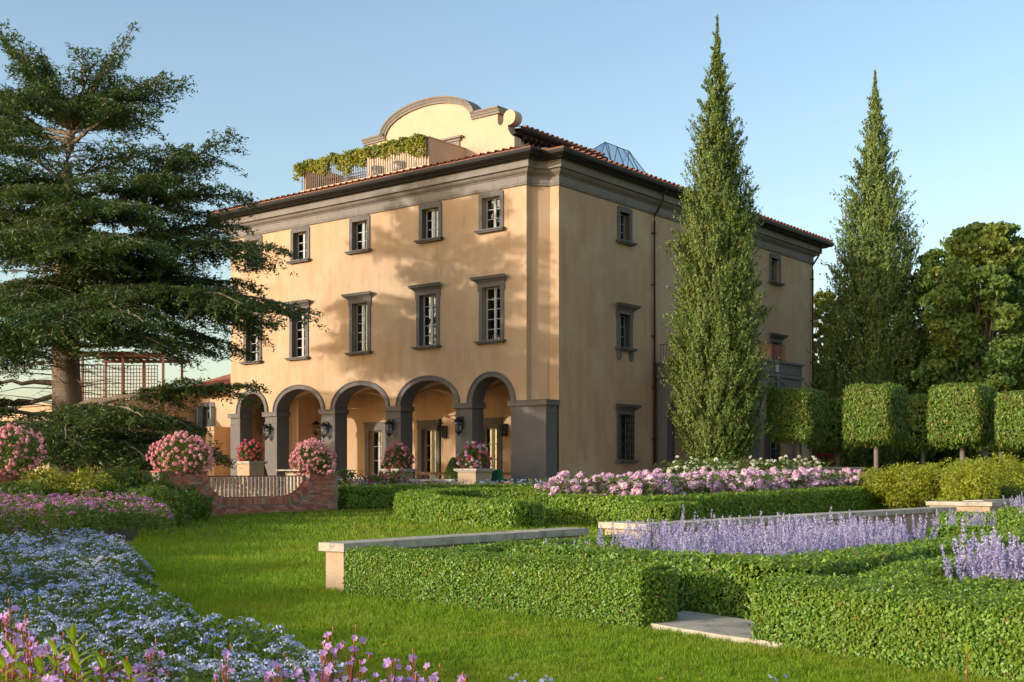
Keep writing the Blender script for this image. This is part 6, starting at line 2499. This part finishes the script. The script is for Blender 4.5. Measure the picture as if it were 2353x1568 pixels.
q.add([(-4.5, -.5, 6.05), (9.5, -.5, 6.05), (9.5, 6.5, 8.1), (0.5, 6.5, 8.1)], [(0, 1, 2, 3)])
q.build('roof', 'terracotta', an)
o = tiles_plane('roof_tiles', an, (-4.5, -.55), (1, 0), (0, 1), 42, 17, 6.02, .33, math.atan(2.05 / 7), step=.43)
o['kind'] = 'stuff'
# pergola with lattice on the wing's roof
pg = empty('pergola', at(190, 1085, 70.0) + Vector((0, 0, 3.7 - EYE)), 0.0)
tag(pg, 'rust brown roof pergola with square lattice screens seen through the cedar', 'pergola')
px_m = 70.0 / F_PX
Wp = (375 - 190) * px_m
zt = (CY - 838) * px_m + EYE - 3.7
zb_ = (CY - 925) * px_m + EYE - 3.7
for x in (0, Wp * .5, Wp):
    q = MB(); q.box(x - .06, x + .06, -.06, .06, 0, zt + .45); q.build('post', 'rust', pg)
    q = MB(); q.box(x - .06, x + .06, 3.94, 4.06, 0, zt + .45); q.build('post', 'rust', pg)
for yb_ in (0, 4):
    q = MB(); q.box(-.2, Wp + .5, yb_ - .09, yb_ + .09, zt + .45, zt + .62); q.build('beam', 'rust', pg)
for i in range(12):
    q = MB(); q.box(Wp * i / 11 - .03, Wp * i / 11 + .03, -.6, 4.5, zt + .62, zt + .72); q.build('rafter', 'rust', pg)
q = MB(); q.add([(0, -.3, zt + .73), (Wp * .62, -.3, zt + .73), (Wp * .62, 4.3, zt + .73), (0, 4.3, zt + .73)], [(0, 1, 2, 3)]); q.build('canopy', 'sandstone', pg)
for i in range(26):
    x = Wp * .93 * i / 25
    q = MB(); q.box(x - .022, x + .022, -.02, .0, zb_ - 1.0, zt - .02); q.build('lattice_slat', 'rust', pg)
for j in range(16):
    z = zb_ - 1.0 + (zt - zb_ + .95) * j / 15
    q = MB(); q.box(0, Wp * .93, .0, .02, z - .022, z + .022); q.build('lattice_slat', 'rust', pg)

# ================================================================ flower border at the left
def surf_z(X, Y, base, amp, s):
    return base + amp * hash_noise(X, Y, s)


def umbel_field(name, label, poly, n, h0, amp, s, r, m, npet, seed, dome=0.5, leafn=30000, leafm='bed_leaf', lsz=.035, falloff=None, cat='flower bed', stems=True, gap=0.0):
    """a bed of many small flower heads over mounded foliage: one mass nobody could count"""
    xs = [p[0] for p in poly]
    ys = [p[1] for p in poly]
    k = 0
    X = rng.uniform(min(xs), max(xs), n * 5)
    Y = rng.uniform(min(ys), max(ys), n * 5)
    ins = inside_poly(X, Y, poly)
    if gap:
        ins &= hash_noise(X, Y, 2.3, 3) > -gap + rng.normal(0, .25, len(X))
    ins[ins] &= edge_dist(X[ins], Y[ins], poly) > .30 * (hash_noise(X[ins], Y[ins], 1.5, 2) + .35)
    X, Y = X[ins][:n], Y[ins][:n]
    edge = edge_dist(X, Y, poly)
    H = (h0 + amp * hash_noise(X, Y, s, seed)) * np.clip(.35 + edge / .5, .35, 1)
    Z = H * rng.uniform(.86, 1.06, len(X)) + gz_np(Y)
    C = np.stack([X, Y, Z], 1)
    rr = r * rng.uniform(.6, 1.3, len(C))
    g = np.arange(npet)
    ph = np.sqrt((g + .5) / npet) * 1.15
    th = g * 2.39996
    dl = np.stack([np.sin(ph) * np.cos(th), np.sin(ph) * np.sin(th), np.cos(ph) * dome], 1)
    nl = np.stack([np.sin(ph) * np.cos(th), np.sin(ph) * np.sin(th), np.cos(ph)], 1)
    tilt = rng.normal(0, .28, (len(C), 3))
    tilt[:, 2] = 0
    P = C[:, None, :] + dl[None] * rr[:, None, None] + np.einsum('ij,kj->ik', tilt, dl)[:, :, None] * np.array([0, 0, 1.0]) * rr[:, None, None]
    N = np.broadcast_to(nl[None], P.shape)
    P, N = P.reshape(-1, 3), N.reshape(-1, 3)
    sz = np.repeat(rr, npet) * (1.9 / math.sqrt(npet)) * rng.uniform(.8, 1.2, len(P))
    V, F = leaves(P, N, sz, sz * .85, .35)
    o = link(name, mesh_np(name, V, F, m))
    tag(o, label, cat, kind='stuff')
    if stems:
        # short stalks as thin rhombs
        b = C - np.array([0, 0, 1.0]) * (0.10 + .1 * rng.random(len(C)))[:, None] + rng.normal(0, .012, C.shape)
        mid = (C + b) / 2
        t = unit(C - b)
        V, F = leaves(mid, rng.normal(0, 1, C.shape), np.linalg.norm(C - b, axis=1), .006, .2, tdir=t * 6)
        o = link('flower_stalks', mesh_np('flower_stalks', V, F, 'stem'))
        tag(o, label.split(',')[0] + ', the thin stalks', 'stalks', kind='stuff')
    X = rng.uniform(min(xs), max(xs), leafn * 3)
    Y = rng.uniform(min(ys), max(ys), leafn * 3)
    ins = inside_poly(X, Y, poly)
    ins[ins] &= edge_dist(X[ins], Y[ins], poly) > .30 * (hash_noise(X[ins], Y[ins], 1.5, 2) + .25)
    X, Y = X[ins][:leafn], Y[ins][:leafn]
    edge = edge_dist(X, Y, poly)
    H = (h0 + amp * hash_noise(X, Y, s, seed)) * np.clip(.35 + edge / .5, .35, 1)
    Z = H * (1 - .62 * rng.uniform(0, 1, len(X)) ** 1.6) - .02 + gz_np(Y)
    V, F = leaves(np.stack([X, Y, Z], 1), np.tile([0, 0, .9], (len(X), 1)), lsz * rng.uniform(.7, 1.5, len(X)), lsz * .5, .9)
    o = link('flower_leaves', mesh_np('flower_leaves', V, F, leafm))
    tag(o, label.split(',')[0] + ', the leaves under them', 'leaves', kind='stuff')


def edge_dist(X, Y, poly):
    d = np.full(len(X), 1e9)
    for i in range(len(poly)):
        a, b = np.array(poly[i - 1]), np.array(poly[i])
        ab = b - a
        t = np.clip(((X - a[0]) * ab[0] + (Y - a[1]) * ab[1]) / (ab @ ab), 0, 1)
        d = np.minimum(d, np.hypot(X - a[0] - t * ab[0], Y - a[1] - t * ab[1]))
    return d


def G(px, py, z):
    return gr(px, py, z)


# soil under the border
SOIL = [(-3.2, 3), (-1.3, 6.4), (-2.4, 9.2), (-3.6, 11), (-4.9, 14), (-6.9, 19.0), (-8.6, 23.8), (-8.6, 27.5), (-10.4, 34), (-12.0, 39), (-24, 30), (-18, 3)]
sheet('flower_bed_soil', SOIL, .012, 'soil')
BLUE = [(-0.6, 6.9), (-1.1, 8.3), (-1.6, 9.25), (-2.15, 10.1), (-3.15, 11.5), (-4.15, 13.6), (-4.85, 16.8), (-6.4, 20.6), (-7.7, 23.6), (-8.6, 24.0), (-9.2, 20.0), (-9.0, 16.0), (-7.5, 12.5), (-5.2, 8.9), (-3.4, 6.0), (-2.0, 5.4)]
umbel_field('blue_flowers', 'sky blue clustered flowers, filling the left foreground border', BLUE, 4700, .42, .20, 1.5, .034, 'petal_blue', 9, 1, leafn=60000, lsz=.045, gap=.25)
PINK = [(-8.8, 24.6), (-9.6, 20.2), (-9.4, 17.0), (-13, 17.5), (-16.5, 30.5), (-13.2, 35.0), (-9.3, 32.0), (-7.4, 27.2)]
umbel_field('mauve_flowers', 'mauve pink flat flower heads, standing behind the blue flowers at left', PINK, 2100, .88, .26, .75, .066, 'petal_mauve', 9, 2, dome=.3, leafn=40000, lsz=.085, gap=.10, leafm='shrub_leaf')
RED = [(-8.2, 27.0), (-9.5, 24.0), (-11.5, 24.0), (-10.5, 29.5)]
umbel_field('red_flowers', 'few small red flowers, scattered among the mauve ones', RED, 60, .78, .12, .8, .05, 'petal_rose', 8, 3, leafn=200, lsz=.06)
for px, Y, r, h, m, n, lab, lf in ((105, 35, 1.5, 1.55, 'vine_leaf', 7000, 'yellow green bush before the brick pier at left', .10), (170, 34.5, 1.4, 1.45, 'vine_leaf', 6500, 'yellow green bush under the cedar trunk', .10),
                           (35, 33, 1.5, 1.25, 'shrub_leaf', 6000, 'dark green bush at the left edge', .10), (235, 34.5, 1.1, 1.15, 'shrub_leaf', 5000, 'low green bush in front of the hidden pickets', .10),
                           (300, 37, 1.3, 1.62, 'shrub_leaf', 7500, 'tall green bush in front of the middle brick pier', .10), (375, 37, 1.2, 1.2, 'shrub_leaf', 7500, 'dark green bush at the foot of the middle brick pier', .10),
                           (428, 37.5, .95, .80, 'shrub_leaf', 6500, 'dark rounded bush at the lawn end of the border', .09), (360, 34, 1.3, 1.1, 'shrub_leaf', 5500, 'green bush among mauve flowers right of the border', .09)):
    bush(lab, ((px - CX) / F_PX * Y, Y, gz(Y)), r, h, n, lf, m, group='bushes of the left border', stems=5)

# foreground plants: leafy shoots and orchid-pink flowers
def leaf_part(L, W, bend, m='lush_leaf', name='leaf'):
    q = MB()
    n = 6
    vs = []
    for i in range(n + 1):
        s = i / n
        w = W * math.sin(math.pi * min(1, .06 + .94 * s) ** .85) ** .9 * .5
        y = L * s * math.cos(bend * s)
        z = -L * s * math.sin(bend * s) * .6
        vs += [(-w, y, z + w * .35), (0, y, z), (w, y, z + w * .35)]
    fs = []
    for i in range(n):
        for j in (0, 1):
            fs.append((i * 3 + j, i * 3 + j + 1, i * 3 + j + 4, i * 3 + j + 3))
    me = bpy.data.meshes.new(name)
    me.from_pydata(vs, [], fs)
    me.polygons.foreach_set('use_smooth', [True] * len(fs))
    me.materials.append(MAT[m])
    return me


LEAFM = [leaf_part(.10, .030, .5), leaf_part(.12, .034, .9), leaf_part(.085, .026, .2)]
leafmat('leaf_dark', (0.045, 0.10, 0.018), (0.07, 0.14, 0.02), trans=.3)
LEAFD = [leaf_part(.11, .032, .7, 'leaf_dark'), leaf_part(.09, .028, 1.1, 'leaf_dark')]


def petal_mesh(r, n, w, cup, m, name='flower'):
    q = MB()
    for k in range(n):
        a = 2 * math.pi * k / n
        ca, sa = math.cos(a), math.sin(a)
        pts = [(0, 0, 0), (r * .55, -w, cup * .5 * r), (r * .95, -w * .5, cup * r * .8), (r, 0, cup * r * .9), (r * .95, w * .5, cup * r * .8), (r * .55, w, cup * .5 * r), (r * .5, 0, cup * .35 * r)]
        q.add([(x * ca - y * sa, x * sa + y * ca, z) for x, y, z in pts], [(0, 1, 6), (1, 2, 3, 6), (6, 3, 4, 5), (0, 6, 5)])
    me = bpy.data.meshes.new(name)
    me.from_pydata(q.v, [], q.f)
    me.materials.append(MAT[m])
    return me


FLW = [petal_mesh(.024, 5, .009, .25, 'petal_orchid'), petal_mesh(.021, 6, .008, .6, 'petal_orchid'), petal_mesh(.026, 5, .010, .0, 'petal_orchid')]
FLB = petal_mesh(.016, 5, .008, .1, 'petal_blue')
mat('bud', (0.50, 0.15, 0.06), (0.42, 0.10, 0.06), rough=.6)


def shoot(px, py_tip, Y, h, label, nl=13, tilt=0.0):
    tip = at(px, py_tip, Y)
    t = empty('leafy_shoot', (tip.x, tip.y, tip.z - h))
    tag(t, label, 'plant')
    q = MB()
    q.tube([(0, 0, -.25), (tilt * .3, 0, h * .5), (tilt, 0, h * .96)], [.006, .005, .003], 6)
    q.build('stem', 'stem_red', t)
    for i in range(nl):
        k = (i + 1) / nl
        a = i * 2.2 + random.uniform(-.3, .3)
        z = h * (.15 + .80 * k)
        me = random.choice(LEAFM if k > .35 or random.random() < .4 else LEAFD)
        o = link('leaf', me, t, (tilt * k, 0, z))
        s = 1.5 - .5 * k
        o.scale = (s, s, s)
        o.rotation_euler = (0.25 + 1.0 * k ** 2, 0, a)
    return t


def flower_plant(px, py_tip, Y, h, n, spread, label, group=None, buds=1, up=False):
    """branched red stems ending in orchid-pink flowers; every flower a part"""
    tip = at(px, py_tip, Y)
    t = empty('pink_flower_plant', (tip.x, tip.y, tip.z - h))
    tag(t, label, 'flower', group)
    q = MB()
    main = [(0, 0, -.3), (random.uniform(-.02, .02), 0, h * .45), (random.uniform(-.03, .03), 0, h * .8)]
    q.tube(main, [.0045, .004, .003], 5)
    base = Vector(main[1])
    n = n + 3
    for i in range(n):
        a = i * 2.4 + random.uniform(-.4, .4)
        rr = spread * 1.15 * math.sqrt((i + .5) / n)
        e = Vector((rr * math.cos(a), rr * math.sin(a) * .8, h - .55 * rr + random.uniform(-.09, .02)))
        if i == 0:
            e = Vector((0, 0, h))
        m_ = base + (e - base) * .5 + Vector((0, 0, -.01))
        q.tube([base, m_, e], [.003, .0022, .0016], 4, caps=False)
        o = link('flower', random.choice(FLW), t, e)
        s = random.uniform(.65, 1.0)
        o.scale = (s, s, s)
        d = Vector((random.uniform(-.7, .7), random.uniform(-1.4, .1), random.uniform(.3, 1.0)))
        o.rotation_euler = d.to_track_quat('Z', 'Y').to_euler()
        if i % 2 == 0:
            c = MB()
            c.lathe([(.001, -.030), (.005, -.022), (.0065, -.012), (.004, -.001)], tuple(e), 6)
            c.build('calyx', 'bud', t)
    for i in range(buds):
        a = random.uniform(0, 6.28)
        e = Vector((random.uniform(-1, 1) * spread * .5, 0, h + random.uniform(0, .06)))
        q.tube([base, e], [.003, .0015], 4, caps=False)
        c = MB()
        c.lathe([(.001, -.01), (.005, 0), (.0035, .011), (.0005, .015)], tuple(e), 6)
        c.build('bud', 'bud', t)
    q.build('stem', 'stem_red', t)
    for i in range(4):
        o = link('leaf', random.choice(LEAFD), t, (0, 0, h * random.uniform(.1, .5)))
        o.rotation_euler = (.3, 0, random.uniform(0, 6.28))
        o.scale = (.8, .8, .8)


shoot(170, 1462, 4.9, .30, 'yellow green leafy shoot standing highest in the left foreground', 14)
shoot(128, 1500, 4.7, .25, 'yellow green shoot with large leaves, left of the highest one', 10)
shoot(178, 1522, 4.5, .18, 'low leafy shoot under the highest one', 10)
shoot(2222, 1498, 7.3, .24, 'single leafy shoot against the nearest hedge at bottom right', 8)
for i, (px, py) in enumerate(((8, 1530), (60, 1545), (235, 1530), (300, 1545), (95, 1540), (30, 1500))):
    shoot(px, py, 4.6 + .1 * (i % 3), .16, ('broad leaves in the bottom left corner', 'broad leaves between pink flowers at the bottom left', 'dark leaves right of the tall shoot', 'leaves at the lower edge below the pink flowers', 'low leaves in front of the tall shoot', 'shoot with yellow leaves near the left edge')[i], 8)
PLANTS = [(15, 1452, 5.0, .40, 9, .10), (70, 1470, 5.0, .36, 9, .11), (125, 1468, 5.1, .34, 8, .10), (95, 1500, 4.8, .3, 8, .10), (20, 1520, 4.7, .28, 7, .09), (150, 1535, 4.6, .24, 6, .08), (70, 1545, 4.6, .24, 6, .08),
          (232, 1530, 5.0, .26, 8, .10), (275, 1528, 5.0, .28, 9, .10), (320, 1532, 5.1, .28, 8, .10), (345, 1500, 5.2, .34, 6, .07), (245, 1556, 4.8, .22, 6, .08), (300, 1556, 4.8, .22, 7, .08), (22, 1395, 5.6, .5, 4, .05), (60, 1430, 5.3, .42, 5, .06)]
for i, p in enumerate(PLANTS):
    flower_plant(*p, 'orchid pink flowers on red stems crowding the bottom left corner', 'orchid pink flowers of the bottom left')
PL2 = [(755, 1460, 6.2, .44, 6, .05, 'tallest group of pale purple flowers at the bottom, left of two'), (815, 1467, 6.2, .42, 7, .07, 'tall pale purple flowers at the bottom, right of two'),
       (745, 1515, 6.0, .28, 8, .08, 'purple flowers low at the bottom edge beside blue ones'), (900, 1520, 6.0, .30, 5, .05, 'purple flowers right of the tall pair'), (948, 1512, 6.0, .31, 8, .07, 'purple flower group standing alone at the bottom middle'),
       (835, 1540, 5.9, .2, 7, .08, 'short purple flowers under the tall pair'), (1000, 1548, 5.8, .16, 5, .06, 'small crimson purple flowers at the lower edge'), (1070, 1556, 5.8, .14, 5, .06, 'last small crimson flowers at the lower edge'),
       (640, 1530, 5.7, .25, 7, .08, 'purple flowers rising from the blue bed near the bottom'), (520, 1500, 5.6, .3, 3, .05, 'thin stems with a few buds above the blue flowers'), (690, 1545, 5.8, .2, 8, .08, 'purple flowers at the lower edge right of the blue bed')]
for p in PL2:
    flower_plant(*p)
for px, py, lab in ((1185, 1550, 'small blue flowers at the lower edge left of the middle'), (1255, 1556, 'small blue flowers at the lower edge near the middle'), (1790, 1552, 'tiny dark blue flower in the grass at the bottom right')):
    tip = at(px, py, 7.4)
    t = empty('blue_flower_plant', (tip.x, tip.y, 0))
    tag(t, lab, 'flower')
    for i in range(9):
        o = link('flower', FLB, t, (random.uniform(-.09, .09), random.uniform(-.05, .05), tip.z - random.uniform(0, .08)))
        o.rotation_euler = (random.uniform(-.9, .6), random.uniform(-.5, .5), random.uniform(0, 6))
    q = MB()
    for i in range(6):
        q.tube([(0, 0, 0), (random.uniform(-.08, .08), 0, tip.z - .03)], .0025, 4, caps=False)
    q.build('stem', 'stem', t)

# ================================================================ grass
def grass(n, y0, y1, hgt, wid, seed, name='grass', label='short mown lawn grass in front of the villa and hedges'):
    g = np.random.default_rng(seed)
    # density falls off with distance so that the blades stay even on the picture
    u = g.uniform(0, 1, n * 2)
    Y = 1 / (1 / y0 + (1 / y1 - 1 / y0) * u)
    X = (g.uniform(-.47, .47, n * 2)) * Y * .92
    keep = ~inside_poly(X, Y, SOIL) & ~inside_poly(X, Y, [(-1.75, 16.2), (1.35, 12.5), (1.4, 12.3), (2.42, 10.9), (5.5, 7.4), (30, 22), (26, 44), (12.0, 32.4), (2.6, 21.6), (1.5, 20.6)])
    keep &= ~inside_poly(X, Y, [(BW0.x - 12, BW0.y - 15), (BW0.x, BW0.y), (BW0.x + 3.75, BW0.y + 4.7), (-2, 47.6), (4, 46), (16, 60), (-20, 60), (-40, 30)])
    tuft = hash_noise(X, Y, 3.1) * .5 + hash_noise(X, Y, 8.3, 5) * .6
    keep &= g.uniform(0, 1, n * 2) < np.clip(.86 + .7 * tuft, .22, 1)
    X, Y, tuft = X[keep][:n], Y[keep][:n], tuft[keep][:n]
    n = len(X)
    k = (Y / 9.0) ** .75
    hh = hgt * g.uniform(.55, 1.25, n) * (1 + .38 * tuft) * np.minimum(k, 1.8)
    ww = wid * k * g.uniform(.7, 1.2, n)
    a = g.uniform(0, 6.283, n)
    ln = g.uniform(.1, .75, n) * hh
    b = g.uniform(0, 6.283, n)
    Z = gz_np(Y) - .004
    V = np.empty((n, 3, 3))
    V[:, 0] = np.stack([X - np.cos(a) * ww / 2, Y - np.sin(a) * ww / 2, Z], 1)
    V[:, 1] = np.stack([X + np.cos(a) * ww / 2, Y + np.sin(a) * ww / 2, Z], 1)
    V[:, 2] = np.stack([X + np.cos(b) * ln, Y + np.sin(b) * ln, Z + hh], 1)
    F = np.arange(n * 3).reshape(n, 3)
    o = link(name, mesh_np(name, V.reshape(-1, 3), F, 'grass_blade'))
    tag(o, label, 'grass', kind='stuff')


grass(390000, 6.8, 47.0, .050, .0105, 5)

n = 260
Y = 1 / (1 / 9.0 + (1 / 40.0 - 1 / 9.0) * rng.uniform(0, 1, n))
X = rng.uniform(-.3, .4, n) * Y
k_ = ~inside_poly(X, Y, SOIL) & ~inside_poly(X, Y, [(-2.4, 16.2), (1.35, 12.3), (2.42, 10.9), (5.5, 7.2), (30, 22), (26, 44), (12.0, 32.4), (1.2, 21)])
X, Y = X[k_], Y[k_]
V, F = leaves(np.stack([X, Y, gz_np(Y) + .045], 1), np.tile([0, 0, 1.0], (len(X), 1)), .05, .035, .3)
mat('dry_leaf', (0.42, 0.22, 0.08), (0.28, 0.13, 0.05), scale=9)
o = link('fallen_leaves', mesh_np('fallen_leaves', V, F, 'dry_leaf'))
tag(o, 'few dry brown leaves fallen on the lawn', 'leaves', kind='stuff')
